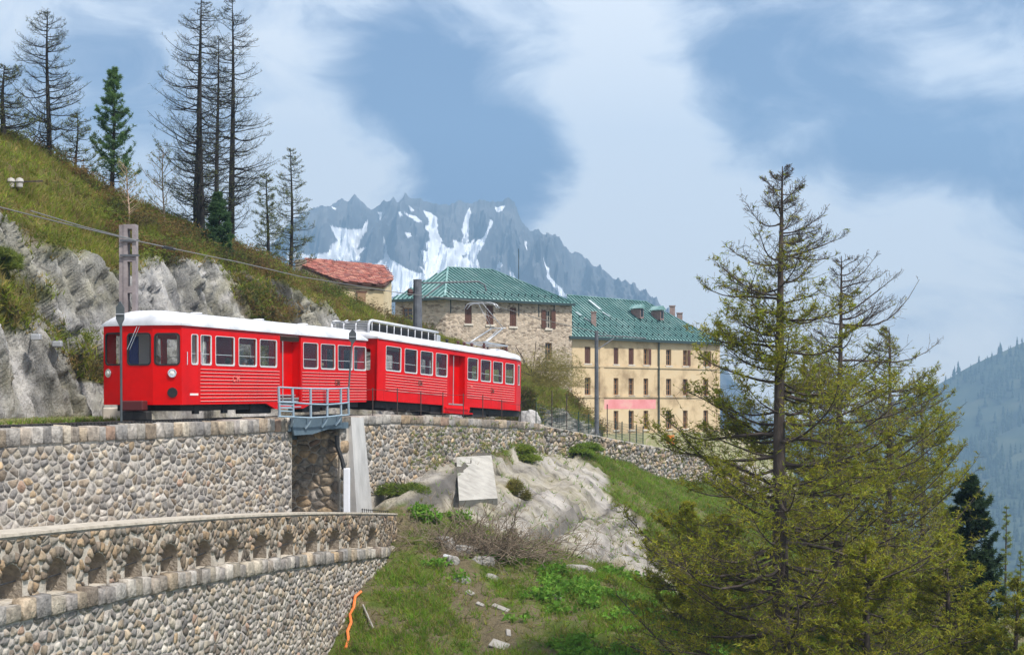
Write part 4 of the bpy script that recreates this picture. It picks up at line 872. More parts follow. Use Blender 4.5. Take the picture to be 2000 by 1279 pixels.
# --- people in the cars
def seated_person(name, root, loc, face, jacket, trousers, hairc, lean=0):
    """one continuous body grown over a seated skeleton; hair is a part"""
    J = {'pelvis': ((0, 0, .10), .15), 'waist': ((.02, 0, .28), .13), 'chest': ((.03 + lean * .5, 0, .48), .155), 'neck': ((.04 + lean, 0, .64), .055), 'jaw': ((.07 + lean, 0, .71), .075), 'head': ((.06 + lean, 0, .80), .095), 'crown': ((.05 + lean, 0, .87), .07)}
    E = [('pelvis', 'waist'), ('waist', 'chest'), ('chest', 'neck'), ('neck', 'jaw'), ('jaw', 'head'), ('head', 'crown')]
    for sd, sg in (('l', 1), ('r', -1)):
        J.update({'sh' + sd: ((.03 + lean * .6, sg * .18, .56), .065), 'el' + sd: ((.10 + lean * .4, sg * .24, .32), .045), 'wr' + sd: ((.33, sg * .15, .24), .032), 'ha' + sd: ((.41, sg * .12, .23), .036),
                  'hi' + sd: ((.06, sg * .10, .08), .10), 'kn' + sd: ((.46, sg * .12, .10), .07), 'an' + sd: ((.47, sg * .12, -.30), .045), 'to' + sd: ((.62, sg * .13, -.34), .035)})
        E += [('chest', 'sh' + sd), ('sh' + sd, 'el' + sd), ('el' + sd, 'wr' + sd), ('wr' + sd, 'ha' + sd), ('pelvis', 'hi' + sd), ('hi' + sd, 'kn' + sd), ('kn' + sd, 'an' + sd), ('an' + sd, 'to' + sd)]
    ks = list(J); me = bpy.data.meshes.new('body'); me.from_pydata([J[k][0] for k in ks], [(ks.index(a), ks.index(b)) for a, b in E], [])
    o = bpy.data.objects.new('body', me); COL.objects.link(o); md = o.modifiers.new('skin', 'SKIN'); o.modifiers.new('sub', 'SUBSURF').levels = 1
    for i, k in enumerate(ks): me.skin_vertices[0].data[i].radius = (J[k][1], J[k][1])
    me.skin_vertices[0].data[0].use_root = True
    dg = bpy.context.evaluated_depsgraph_get(); m2 = bpy.data.meshes.new_from_object(o.evaluated_get(dg)); bpy.data.objects.remove(o)
    SKIN = mat('skin', (.45, .25, .17), rough=.6); m2.materials.clear()
    for m in (jacket, trousers, SKIN): m2.materials.append(m)
    for p in m2.polygons:
        c = p.center; p.use_smooth = True; p.material_index = 2 if c.z > .635 or (c.x > .34 and c.z > .17) else (1 if c.z < .17 else 0)
    e = empty(name, (0, 0, 0)); e.parent = root; e.parent = None
    w = root.matrix_basis @ Vector(loc); e.location = w; e.rotation_euler = (0, 0, root.rotation_euler.z + face)
    b = bpy.data.objects.new('body', m2); COL.objects.link(b); b.parent = e
    h = MB(); h.lathe((.045 + lean, 0, .80), (-.35, 0, 1), [(-.05, .098), (.0, .106), (.05, .10), (.09, .075), (.115, .03), (.12, .002)], 12); h.build('hair', mat('hair_' + str(hairc), hairc, rough=.6), e, smooth=True)
    return e
JK = {k: mat('jacket_' + k, v, rough=.8) for k, v in {'turquoise': (.02, .42, .45), 'white': (.72, .72, .70), 'navy': (.02, .025, .07), 'black': (.015, .015, .018), 'grey': (.18, .18, .2), 'red': (.4, .03, .04), 'green': (.04, .2, .1)}.items()}
TR = mat('trousers_dark', (.03, .03, .045), rough=.9)
hz = [(.02, .012, .008), (.10, .05, .02), (.25, .17, .08), (.3, .3, .3)]
for car, u, v, col, fc, lb in [(c1, .95, 1.35, 'navy', math.pi, 'train driver in a navy jacket at the front desk'), (c1, 3.45, .36, 'black', 0, 'passenger in black behind the first wide window'), (c1, 4.75, .40, 'grey', math.pi, 'passenger in grey facing forward near the doorway'),
                               (c1, 5.05, .36, 'black', 0, 'dark dressed passenger beside the door recess'), (c1, 8.9, .36, 'turquoise', 0, 'passenger in a turquoise jacket by the window after the door'), (c1, 9.2, .75, 'turquoise', math.pi, 'second passenger in turquoise sitting further inside'),
                               (c1, 10.5, .36, 'white', 0, 'passenger in white beside the third rear window'), (c1, 12.1, .4, 'navy', 0, 'passenger in navy at the back of the leading car'), (c2, 1.1, .36, 'grey', 0, 'grey haired passenger at the first window of the motor car'),
                               (c2, 2.7, .40, 'green', 0, 'passenger in green at the second window of the motor car'), (c2, 9.3, .4, 'red', math.pi, 'passenger in red at the rear of the motor car')]:
    e = seated_person('person', car.r, (u + .2, v + .12, 1.06), fc, JK[col], TR, hz[R.randrange(4)], .03); tag(e, lb, 'person')

# ------------------------------------------------------------------ rails, rack and sleepers
RAIL = mat('rail_steel', (.09, .07, .06), (.20, .17, .15), scale=4, rough=.5, metal=.7)
SLEEP = mat('sleeper_wood', (.05, .042, .036), (.12, .10, .085), scale=6, rough=.9)
for nm, o, w, h in (('rail', -.82, .06, .13), ('rail', -1.82, .06, .13), ('rack_rail', -1.32, .05, .16)):
    mb = MB(); S = list(np.linspace(-26, 62, 90)); vs = []
    for s in S:
        for dx, dz in ((-w / 2, -.13), (w / 2, -.13), (w / 2, h - .13), (-w / 2, h - .13)): vs.append(trk(s, o + dx, dz))
    mb.add(vs, [(4 * i + a, 4 * i + 4 + a, 4 * i + 4 + (a + 1) % 4, 4 * i + (a + 1) % 4) for i in range(len(S) - 1) for a in range(4)])
    ob = mb.build(nm, RAIL); tag(ob, {'rail': 'outer running rail beside the wall' if o > -1 else 'inner running rail beside the rock', 'rack_rail': 'toothed rack rail between the running rails'}[nm], 'rail')
me0 = None
for k in range(150):
    s = -25 + k * .58
    if SB0 - .2 < s < SB1 + .2: pass
    p = trk(s, -1.32, -.17); q = trk(s + .1, -1.32, -.17); th = math.atan2(q.y - p.y, q.x - p.x)
    if me0 is None: o = MB().bx(-.11, .11, -.95, .95, -.08, .07).build('sleeper', SLEEP, bevel=.01); me0 = o.data
    else: o = bpy.data.objects.new('sleeper', me0); COL.objects.link(o)
    o.location = p; o.rotation_euler = (0, 0, th); tag(o, 'weathered wooden sleeper under the rails in the ballast', 'sleeper', 'sleepers of the railway track')
# dark cable duct along the wall edge before the train
mb = MB(); 
for s in np.arange(-13, .6, .16): mb.box(trk(s, .60, .015), (.10, .13, .11), (Vector((D1.x, D1.y, 0)), Vector((D1.y, -D1.x, 0)), Vector((0, 0, 1))))
mb.tube([trk(s, .60, .0) for s in np.linspace(-14, .6, 20)], .05, 6); tag(mb.build('toothed_edge_rail', BLACK), 'black toothed strip lying along the wall edge', 'rail')

# ------------------------------------------------------------------ steel bridge with railing
def onw(px, py, off): p = trk(s_at(px, off), off); return W(px, py, p.y)
BLUE = mat('blue_grey_paint', (.24, .33, .41), (.34, .43, .50), scale=2, rough=.5)
BLUED = mat('girder_blue', (.075, .115, .15), (.12, .165, .20), scale=2, rough=.6)
br_ = empty('rail_bridge', trk((SB0 + SB1) / 2, .5, -1), label='short blue grey steel railway bridge with outward curved railing posts', cat='bridge')
mb = MB(); poly = [(568, 816), (668, 811), (668, 823), (640, 838), (610, 848), (575, 850)]
mb.add([onw(x, y, 1.12) for x, y in poly] + [onw(x, y, 1.12) + Vector((-D1.y, D1.x, 0)) * .05 for x, y in poly], [tuple(range(6)), tuple(range(11, 5, -1))] + [(i, (i + 1) % 6, 6 + (i + 1) % 6, 6 + i) for i in range(6)]); mb.build('girder', BLUED, br_, world=True)
mb = MB(); mb.add([trk(s, o, z) for z in (-.2, -.42) for s, o in ((SB0 - .4, 1.05), (SB1 + .4, 1.05), (SB1 + .4, -4.5), (SB0 - .4, -4.5))], [(0, 1, 2, 3), (7, 6, 5, 4), (0, 4, 5, 1), (1, 5, 6, 2), (2, 6, 7, 3), (3, 7, 4, 0)]); mb.build('deck', BLUED, br_, world=True)
for o in (-.8, -1.8):
    mb = MB(); mb.bar(trk(SB0 - .3, o, -.62), trk(SB1 + .3, o, -.62), .12, .4); mb.build('cross_girder', BLUED, br_, world=True)
posts = [((544, 755), (546, 813), None), ((571, 757), (573, 814), (568, 832)), ((606.5, 758.5), (607, 816), (596, 836)), ((639.5, 759.5), (639, 814), (628, 834)), ((665.5, 758.5), (666, 811), (655, 830)), ((680, 757.6), (681, 810), None)]
for a, b, t in posts:
    p = [onw(*a, 1.35), onw(*b, 1.32)] + ([onw(t[0] + (b[0] - t[0]) * .65, b[1] + (t[1] - b[1]) * .55, 1.26), onw(*t, 1.15)] if t else [])
    MB().tube(p, .045, 6).build('railing_post', BLUE, br_, world=True)
for ys in ((756, 757.5, 759, 759.6, 758.5, 757.6), (785, 786, 789, 790, 788, 786), (813, 814, 816, 814, 811, 810)):
    for (p0, p1), y0, y1 in zip(zip(posts[:-1], posts[1:]), ys[:-1], ys[1:]): MB().tube([onw(p0[0][0], y0, 1.35), onw(p1[0][0], y1, 1.35)], .032, 6).build('rail_tube', BLUE, br_, world=True)
for y in (790, 796, 802): MB().bar(onw(545, y, 1.33), onw(571, y + 1, 1.33), .04).build('side_slat', BLUE, br_, world=True)

# ------------------------------------------------------------------ masts, wires, signs, fences
MASTC = mat('mast_concrete', (.20, .17, .17), (.34, .29, .28), scale=3, rough=.85, c3=(.26, .22, .22))
MASTB = mat('mast_steel', (.07, .075, .085), (.13, .135, .15), scale=4, rough=.6)
b = trk(s_at(248, -4.0), -4.0); Yp = b.y; zt = (HY - 438) / F * Yp; x0, x1 = (232 - CX) / F * Yp, (265 - CX) / F * Yp
m1 = empty('catenary_mast', (b.x, Yp, b.z), label='concrete overhead line mast with rectangular openings behind the leading car', cat='mast')
xl, xr = (241 - CX) / F * Yp, x1; holes = [(447, 466), (474, 500), (511, 559), (572, 612), (625, 665), (680, 730)]
mb = MB(); plate(mb, [(xl, b.z - .3), (xr, b.z - .3), (xr, zt), (xl, zt)], [[(xl + .13, (HY - y1) / F * Yp), (xr - .12, (HY - y1) / F * Yp), (xr - .12, (HY - y0) / F * Yp), (xl + .13, (HY - y0) / F * Yp)] for y0, y1 in holes], lambda x, z, d: Vector((x, Yp + d, z)), 0, .34); mb.build('post', MASTC, m1, world=True)
MB().bx(x0, xl - .003, Yp + .03, Yp + .33, b.z - .3, zt - .02).build('flange', MASTC, m1, world=True)
for y in (470, 499): MB().bx(xl - .1, xr + .12, Yp - .06, Yp - .003, (HY - y) / F * Yp - .03, (HY - y) / F * Yp + .03).build('bracket', MASTB, m1, world=True)
b = trk(s_at(815, -4.0), -4.0); Yp = b.y; m2 = empty('catenary_mast', (b.x, Yp, b.z), label='round dark overhead line mast with a long bracket arm before the stone building', cat='mast')
xc = (815.5 - CX) / F * Yp; zt = (HY - 546) / F * Yp; MB().tube([(xc, Yp, b.z - .3), (xc, Yp, zt)], [.24, .20], 12).build('post', MASTB, m2, world=True)
MB().tube([W(825, 553, Yp), W(935, 550, Yp + 1), W(946, 556, Yp + 1.1), W(950, 568, Yp + 1.1)], .045, 6).build('bracket_arm', MASTB, m2, world=True)
MB().tube([W(825, 583, Yp), W(868, 552, Yp + .4)], .04, 6).build('strut', MASTB, m2, world=True)
MB().lathe(W(806, 571, Yp), (-1, -.3, 0), [(-.1, .05), (0, .05), (.02, .16), (.22, .17), (.24, .1)], 12).build('loudspeaker', mat('rust_brown', (.06, .02, .018), rough=.6), m2, world=True)
b = onw(1165, 842, .55); Yp = b.y; m3 = empty('catenary_mast', b, label='slim grey overhead line mast standing on the railway wall before the hotel', cat='mast')
MB().tube([W(1165.5, 846, Yp), W(1165, 646, Yp)], [.13, .10], 10).build('post', MASTB, m3, world=True)
MB().tube([W(1168, 656, Yp), W(1215, 657, Yp + 1), W(1262, 661, Yp + 2)], .04, 6).build('bracket_arm', MASTB, m3, world=True)
MB().tube([W(1168, 682, Yp), W(1203, 658, Yp + .8)], .03, 6).build('strut', MASTB, m3, world=True)
WIRE = mat('wire', (.22, .21, .20), rough=.5, metal=.5)
for pts_, lb in (([(-60, 390, 33), (0, 405, 35), (130, 438, 39), (265, 470, 43.5), (330, 484, 46.5), (470, 513, 51), (590, 541, 56), (780, 572, 62), (905, 586, 66), (941, 589, 67.5), (1050, 622, 72), (1215, 660, 79)], 'overhead contact wire above the track and pantograph'),
                 ([(60, 412, 36), (160, 442, 40), (265, 469, 43.6)], 'second thin wire running to the concrete mast')):
    tag(MB().tube([W(*p) for p in pts_], .016, 5).build('overhead_wire', WIRE), lb, 'wire')
MB_ins = MB().tube([W(318, 482, 46), W(342, 487, 47)], .05, 8).build('wire_insulator', BLACK); tag(MB_ins, 'dark insulator hanging in the overhead wire', 'insulator')
SIGN = mat('dark_sign', (.05, .06, .065), (.09, .10, .105), scale=5, rough=.5)
def post_sign(px0, py0, px1, py1, off, half, top, bot, label):
    a, t = onw(px0, py0, off), onw(px1, py1, off); r = empty('track_sign', a, label=label, cat='sign')
    MB().tube([a, t], .032, 8).build('post', SIGN, r, world=True)
    c = onw(px1, (top + bot) / 2, off); sc = c.y / F; x = Vector((1, 0, 0)); h = (bot - top) * sc; w = half * sc
    pg = [(-w, -h * .18), (0, -h / 2), (w, -h * .18), (w, h * .25), (0, h / 2), (-w, h * .25)]
    mb = MB(); plate(mb, pg, [], lambda u, z, d: c + Vector((u, d, z)), -.09, -.04); mb.build('board', SIGN, r, world=True)
    mb = MB(); mb.bx(c.x - w * 1.05, c.x + w * 1.05, c.y - .12, c.y - .095, c.z - .012, c.z + .012); mb.build('band', GREYM, r, world=True)
post_sign(237, 826, 236, 592, .5, 8, 588, 640, 'dark hexagonal track sign on a slim post before the driving cab')
post_sign(681, 760, 689, 650, 1.35, 7, 643, 673, 'dark hexagonal sign on a leaning post at the bridge railing')
FEN = mat('fence_rust', (.06, .045, .04), rough=.7); GREENF = mat('fence_green', (.02, .05, .04), rough=.6)
f1 = empty('wire_fence', trk(SB1 + 3, .8), label='thin rusty post and wire fence on the wall beside the motor car', cat='fence')
fp = [(728, 757, 813), (776, 758, 812), (822, 764, 813), (865, 766, 818), (905, 768, 822), (943, 771, 826), (980, 781, 831), (1017, 788, 833)]
for x, y0, y1 in fp: MB().tube([onw(x, y1 + 3, .7), onw(x, y0, .7)], .022, 6).build('post', FEN, f1, world=True)
for fr_ in (.06, .78): 
    P_ = [onw(681, 757 + (811 - 757) * fr_, 1.2)] + [onw(x, y0 + (y1 - y0) * fr_, .7) for x, y0, y1 in fp]
    for a, b_ in zip(P_[:-1], P_[1:]): MB().tube([a, (a + b_) / 2 + Vector((0, 0, -.03)), b_], .008, 4).build('wire', FEN, f1, world=True)
f2 = empty('mesh_fence', trk(38, .8), label='low dark green mesh fence with tall posts on the wall toward the hotel', cat='fence')
xs = [1047, 1078, 1107, 1130, 1150, 1186, 1203, 1215, 1230, 1243, 1256]
for i, x in enumerate(xs):
    s = s_at(x, .55); q = trk(s, .55, -.05); MB().tube([q, q + Vector((0, 0, 1.9 if x in (1078, 1107, 1186, 1230) else 1.15))], .03, 6).build('post', FEN if x in (1078, 1107, 1186, 1230) else GREENF, f2, world=True)
for i in range(len(xs) - 1):
    sa, sb = s_at(xs[i], .55), s_at(xs[i + 1], .55); mb = MB()
    for z in np.linspace(.05, 1.0, 7): mb.bar(trk(sa, .55, z), trk(sb, .55, z), .012)
    for t in np.linspace(0, 1, 9)[:-1]: mb.bar(trk(sa + (sb - sa) * t, .55, .03), trk(sa + (sb - sa) * t, .55, 1.0), .012)
    mb.build('mesh_panel', GREENF, f2, world=True)
f3 = empty('picket_fence', W(700, 1000, 53.5), label='short black steel picket fence beside the underpass mouth', cat='fence')
for k in range(22):
    t = k / 21; x = 671 + 86 * t; Y = 53.3 + .7 * t; a, b_ = W(x, 1010, Y), W(x, 988 + 10 * t, Y); MB().bar(a, b_, .022).build('picket', BLACK, f3, world=True)
for y in (992, 1003): MB().bar(W(668, y, 53.3), W(760, y + 6 - 3 * (y > 1000), 54), .025).build('cross_rail', BLACK, f3, world=True)
pp = empty('drain_cover', W(677, 985, 52.5), label='white vertical pipe casing at the corner of the underpass', cat='pipe')
MB().bx(*sorted((W(671, 950, 52.3).x, W(683, 950, 52.3).x)), 52.2, 52.5, W(677, 1012, 52.3).z, W(677, 914, 52.3).z).build('casing', mat('white_plastic', (.74, .75, .80), rough=.5), pp, world=True, bevel=.02)
MB().tube([W(657, 850, 52.4), W(659, 872, 52.4), W(668, 898, 52.35), W(672, 916, 52.3)], .075, 8).build('black_hose', RUBBER, pp, world=True)
# ------------------------------------------------------------------ hotel buildings and hut
def masonry():
    m = bpy.data.materials.new('rubble_masonry'); m.use_nodes = True; t = m.node_tree; P = t.nodes['Principled BSDF']; P.inputs['Roughness'].default_value = .95; g = t.nodes.new('ShaderNodeNewGeometry')
    v = t.nodes.new('ShaderNodeVectorMath'); v.operation = 'MULTIPLY'; v.inputs[1].default_value = (1.6, 1.6, 3.0); t.links.new(g.outputs['Position'], v.inputs[0])
    vo = t.nodes.new('ShaderNodeTexVoronoi'); vo.inputs['Scale'].default_value = 1.9; t.links.new(v.outputs[0], vo.inputs['Vector']); ve = t.nodes.new('ShaderNodeTexVoronoi'); ve.feature = 'DISTANCE_TO_EDGE'; ve.inputs['Scale'].default_value = 1.9; t.links.new(v.outputs[0], ve.inputs['Vector'])
    sp = t.nodes.new('ShaderNodeSeparateColor'); t.links.new(vo.outputs['Color'], sp.inputs[0]); r = t.nodes.new('ShaderNodeValToRGB'); t.links.new(sp.outputs[0], r.inputs[0]); e = r.color_ramp.elements
    e[0].color = (.15, .11, .08, 1); e[1].color = (.58, .46, .35, 1); e[0].position = 0; x = e.new(.35); x.color = (.37, .29, .215, 1); x = e.new(.7); x.color = (.48, .39, .30, 1)
    n = t.nodes.new('ShaderNodeTexNoise'); n.inputs['Scale'].default_value = .5; n.inputs['Detail'].default_value = 8; t.links.new(g.outputs['Position'], n.inputs['Vector'])
    mr = t.nodes.new('ShaderNodeMapRange'); mr.inputs[1].default_value = 0; mr.inputs[2].default_value = .10; t.links.new(ve.outputs['Distance'], mr.inputs[0]); mx = t.nodes.new('ShaderNodeMix'); mx.data_type = 'RGBA'; t.links.new(mr.outputs[0], mx.inputs[0]); mx.inputs[6].default_value = (.48, .40, .32, 1); t.links.new(r.outputs[0], mx.inputs[7])
    m2 = t.nodes.new('ShaderNodeMix'); m2.data_type = 'RGBA'; m3 = t.nodes.new('ShaderNodeMapRange'); m3.inputs[1].default_value = .5; m3.inputs[2].default_value = .68; m3.inputs[4].default_value = .75; t.links.new(n.outputs['Fac'], m3.inputs[0]); t.links.new(m3.outputs[0], m2.inputs[0]); t.links.new(mx.outputs[2], m2.inputs[6]); m2.inputs[7].default_value = (.50, .41, .32, 1); t.links.new(m2.outputs[2], P.inputs['Base Color'])
    b = t.nodes.new('ShaderNodeBump'); b.inputs['Strength'].default_value = .7; b.inputs['Distance'].default_value = .06; t.links.new(mr.outputs[0], b.inputs['Height']); t.links.new(b.outputs[0], P.inputs['Normal']); return m
MASON = masonry()
BEIGE = mat('ochre_stone', (.33, .235, .14), (.58, .46, .30), scale=.5, rough=.92, bump=.3, bscale=4, c3=(.58, .44, .27), detail=8)
HUTW = mat('hut_render', (.48, .38, .23), (.62, .51, .33), scale=.8, rough=.95, bump=.4, bscale=6, c3=(.56, .45, .28))
COPPER = mat('verdigris_copper', (.10, .215, .20), (.33, .46, .44), scale=.7, rough=.6, c3=(.17, .30, .285), metal=.1, detail=8, stretch=(1, 1, .4))
SEAM = mat('seam_copper', (.02, .07, .07), (.05, .14, .13), scale=1, rough=.5)
SHUT = mat('brown_shutter', (.085, .035, .022), (.14, .06, .038), scale=5, rough=.7, stretch=(1, 1, .1))
WOODF = mat('tan_frame', (.30, .16, .07), (.38, .21, .10), scale=4, rough=.7)
DARKG = mat('dark_window_glass', (.02, .022, .025), rough=.1, spec=.5)
SILL = mat('dressed_stone', (.50, .45, .38), (.62, .56, .48), scale=3, rough=.9)
GUT = mat('dark_gutter', (.03, .05, .05), rough=.5)
class Facade:
    """vertical wall plane between two ground points; measures photo pixels in its own (along, height) frame"""
    def __init__(s, a, b): s.a = Vector((a[0], a[1], 0)); s.b = Vector((b[0], b[1], 0)); s.e = (s.b - s.a).normalized(); s.n = Vector((s.e.y, -s.e.x, 0)); s.l = (s.b - s.a).length
    def at(s, px, py):
        d = Vector(((px - CX) / F, 1, (HY - py) / F)); p = d * (s.a.dot(s.n) / d.dot(s.n)); return (p - s.a).dot(s.e), p.z
    def f(s, x, z, d): return s.a + s.e * x + Vector((0, 0, z)) + s.n * d
    def rect(s, x0, y0, x1, y1): a = s.at(x0, y1); b = s.at(x1, y0); return (a[0], a[1], b[0], b[1])
    def box(s, mb, x0, x1, z0, z1, d0, d1): return mb.add([s.f(x, z, d) for x in (x0, x1) for z in (z0, z1) for d in (d0, d1)], [(0, 1, 3, 2), (4, 6, 7, 5), (0, 4, 5, 1), (2, 3, 7, 6), (0, 2, 6, 4), (1, 5, 7, 3)])
def gxy(px, Y): return ((px - CX) / F * Y, Y)
def window(fc, root, w, kind):
    x0, z0, x1, z1 = w; mb = MB(); plate(mb, [(x0 - .001, z0 - .001), (x1 + .001, z0 - .001), (x1 + .001, z1 + .001), (x0 - .001, z1 + .001)], [[(x0 + .07, z0 + .07), (x1 - .07, z0 + .07), (x1 - .07, z1 - .07), (x0 + .07, z1 - .07)]], fc.f, -.16, -.24)
    o = mb.build('window', WOODF if kind != 'white' else SILL, root, world=True)
    mb = MB(); fc.box(mb, x0 + .05, x1 - .05, z0 + .05, z1 - .05, -.23, -.21); mb.build('pane', DARKG, o, world=True)
    g = MB(); fc.box(g, (x0 + x1) / 2 - .03, (x0 + x1) / 2 + .03, z0 + .05, z1 - .05, -.205, -.17)
    for t in (.33, .66): fc.box(g, x0 + .05, x1 - .05, z0 + (z1 - z0) * t - .02, z0 + (z1 - z0) * t + .02, -.205, -.18)
    g.build('glazing_bar', WOODF if kind != 'white' else SILL, o, world=True)
    g = MB(); fc.box(g, x0 - .12, x1 + .12, z0 - .16, z0 - .004, -.1, .09); g.build('sill', SILL, o, world=True)
    if kind == 'closed':
        for k in range(2):
            g = MB(); a = x0 + (x1 - x0) * k / 2 + .015; b = x0 + (x1 - x0) * (k + 1) / 2 - .015; fc.box(g, a, b, z0 + .02, z1 - .02, -.13, -.08)
            for q in np.arange(z0 + .12, z1 - .1, .13): fc.box(g, a + .05, b - .05, q, q + .07, -.079, -.06)
            g.build('shutter', SHUT, o, world=True)
    if kind in ('open', 'white', 'half'):
        hw = (x1 - x0) * (.8 if kind == 'white' else .5)
        for sg in ((-1, 1) if kind != 'half' else (1,)):
            a, b = (x0 - hw - .03, x0 - .03) if sg < 0 else (x1 + .03, x1 + hw + .03); g = MB(); fc.box(g, a, b, z0, z1, .02, .07)
            for q in np.arange(z0 + .1, z1 - .1, .13): fc.box(g, a + .05, b - .05, q, q + .07, .071, .085)
            g.build('shutter', SHUT, o, world=True)
def roof_plane(root, poly, spacing, m, seam, th=.10, up0=0):
    """poly: first edge is the eave; standing seams run up the slope"""
    P_ = [Vector(p) for p in poly]; e = (P_[1] - P_[0]).normalized(); n = e.cross(P_[2] - P_[0]).normalized(); n = n if n.z > 0 else -n; u = n.cross(e).normalized(); u = u if u.z > 0 else -u
    mb = MB(); k = len(P_); mb.add([p for p in P_] + [p - n * th for p in P_], [tuple(range(k)), tuple(range(2 * k - 1, k - 1, -1))] + [(i, (i + 1) % k, k + (i + 1) % k, k + i) for i in range(k)])
    pl = mb.build('roof_plane', m, root, world=True); q = [((p - P_[0]).dot(e), (p - P_[0]).dot(u)) for p in P_]; lo, hi = min(a for a, _ in q), max(a for a, _ in q)
    x = lo + spacing * .5
    while x < hi:
        ys = []
        for i in range(k):
            (x0, y0), (x1, y1) = q[i], q[(i + 1) % k]
            if (x0 <= x < x1) or (x1 <= x < x0): ys.append(y0 + (y1 - y0) * (x - x0) / (x1 - x0))
        if len(ys) >= 2 and max(ys) - min(ys) > .3:
            a, b = P_[0] + e * x + u * (min(ys) + .02) + n * .04, P_[0] + e * x + u * (max(ys) - .02) + n * .04; s_ = MB(); d = (b - a).normalized(); s_.box((a + b) / 2, ((b - a).length, .09, .12), (d, e, n)); s_.build('seam', seam, root, world=True)
        x += spacing
    return P_[0], e, u, n
# stone building
sa, sb_, sc_ = gxy(772, 123.8), gxy(870, 122.4), gxy(1117, 130.0)
fl_, fr_ = Facade(sa, sb_), Facade(sb_, sc_); zE = 8.55; zB = -4
st = empty('stone_hotel_wing', (sb_[0], sb_[1], -3), label='rough stone hotel wing with hipped green copper roof', cat='building')
Lw = [fl_.rect(786, 601, 805, 626)]; Rw = [(fr_.rect(908, 594, 921.5, 631.6), 'closed'), (fr_.rect(950, 597, 963.7, 633.5), 'closed'), (fr_.rect(995.6, 601, 1008.5, 637), 'closed'), (fr_.rect(1066, 606, 1076, 641), 'white'), (fr_.rect(1065, 669.6, 1077.7, 703.4), 'plain'), (fr_.rect(977.6, 670, 987, 692), 'plain')]
sq = lambda w: [(w[0], w[1]), (w[2], w[1]), (w[2], w[3]), (w[0], w[3])]
mb = MB(); plate(mb, [(0, zB), (fl_.l, zB), (fl_.l, zE), (0, zE)], [sq(w) for w in Lw], fl_.f, 0, -.5); mb.build('wall', MASON, st, world=True)
mb = MB(); plate(mb, [(0, zB), (fr_.l, zB), (fr_.l, zE), (0, zE)], [sq(w) for w, _ in Rw], fr_.f, 0, -.5); mb.build('wall', MASON, st, world=True)
back = Vector((fr_.n.x, fr_.n.y, 0)) * -13; bk = Facade((sc_[0], sc_[1]), (sc_[0] + back.x, sc_[1] + back.y)); g = MB(); bk.box(g, .01, bk.l, zB, zE, 0, -.5); g.build('wall', MASON, st, world=True)
for w in Lw: window(fl_, st, w, 'plain')
for w, k in Rw: window(fr_, st, w, k)
g = MB(); fl_.box(g, Lw[0][0] - .2, Lw[0][2] + .2, Lw[0][3] + .55, Lw[0][3] + .9, -.02, .02); g.build('lintel_gap', DARKG, st, world=True)
E1, E2, E3 = W(764, 585, 123.5), W(869, 579.5, 121.6), W(1123, 592.5, 129.8); R1, R2 = W(875, 523, 128), W(962, 528, 132.6)
E4 = E3 + back * 1.0
def to_plane(p, a, b, c):
    """slide a point along its line of sight onto the roof plane a, b, c"""
    n = (b - a).cross(c - a); return p * (a.dot(n) / p.dot(n))
R1 = to_plane(R1, E2, E3, R2)
roof_plane(st, [E2, E3, R2, R1], .42, COPPER, SEAM); roof_plane(st, [E1, E2, R1], .42, COPPER, SEAM); roof_plane(st, [E3, E4, R2], .42, COPPER, SEAM)
for a, b in ((E1, E2), (E2, E3)): MB().bar(a + Vector((0, -.02, -.13)), b + Vector((0, -.02, -.13)), .16, .2).build('gutter', GUT, st, world=True)
for a, b in ((E2, R1), (R1, R2), (R2, E3)): MB().bar(a + Vector((0, 0, .06)), b + Vector((0, 0, .06)), .16, .1).build('ridge_cap', COPPER, st, world=True)
e = (E3 - E2).normalized(); n_ = e.cross(R1 - E2).normalized(); n_ = n_ if n_.z > 0 else -n_; u_ = n_.cross(e); u_ = u_ if u_.z > 0 else -u_
for k in range(17): MB().box(E2 + e * (.9 + k * .72) + u_ * .9 + n_ * .16, (.07, .07, .26), (e, u_, n_)).build('snow_guard', GUT, st, world=True)
for px in (880, 1013, 1052, 1082): a = fr_.at(px, 600)[0]; g = MB(); fr_.box(g, a - .03, a + .03, zE - 1.2, zE - .1, .0, .06); g.build('iron_tie', GUT, st, world=True)
MB().tube([W(1013, 548, 133), W(1013, 486, 133)], .035, 5).build('antenna', GUT, st, world=True)
# ochre main building
ba, bb = gxy(1117.5, 130.6), gxy(1405, 144.2); fb = Facade(ba, bb); zE = fb.at(1120, 655)[1]
bh = empty('ochre_hotel', (ba[0] + 6, ba[1] + 6, -3), label='long ochre stone hotel with three window rows and green seamed roof', cat='building')
cols = [(1142, 1153.3, 'closed'), (1198.6, 1207.8, 'closed'), (1227.7, 1237.8, 'closed'), (1257, 1266, 'half'), (1301, 1311, 'plain'), (1334, 1343, 'half'), (1374, 1383, 'half')]
zr_ = [(fb.at(1203, 711)[1], fb.at(1203, 679)[1]), (fb.at(1203, 771.5)[1], fb.at(1203, 738)[1]), (fb.at(1203, 839)[1], fb.at(1203, 802)[1])]
wl = []
for ci, (x0, x1, k) in enumerate(cols):
    for ri, (za, zb_) in enumerate(zr_):
        if ci == 0 and ri == 2: continue
        a, b = fb.at(x0, 700)[0], fb.at(x1, 700)[0]; wl.append(((a, za, b, zb_), k if ri == 0 else 'plain'))
mb = MB(); plate(mb, [(0, -6), (fb.l, -6), (fb.l, zE), (0, zE)], [sq(w) for w, _ in wl], fb.f, 0, -.45); mb.build('wall', BEIGE, bh, world=True)
for w, k in wl: window(fb, bh, w, k)
back2 = fb.n * -13; sd = Facade(bb, (bb[0] + back2.x, bb[1] + back2.y)); g = MB(); sd.box(g, .01, sd.l, -6, zE, 0, -.45); g.build('wall', BEIGE, bh, world=True)
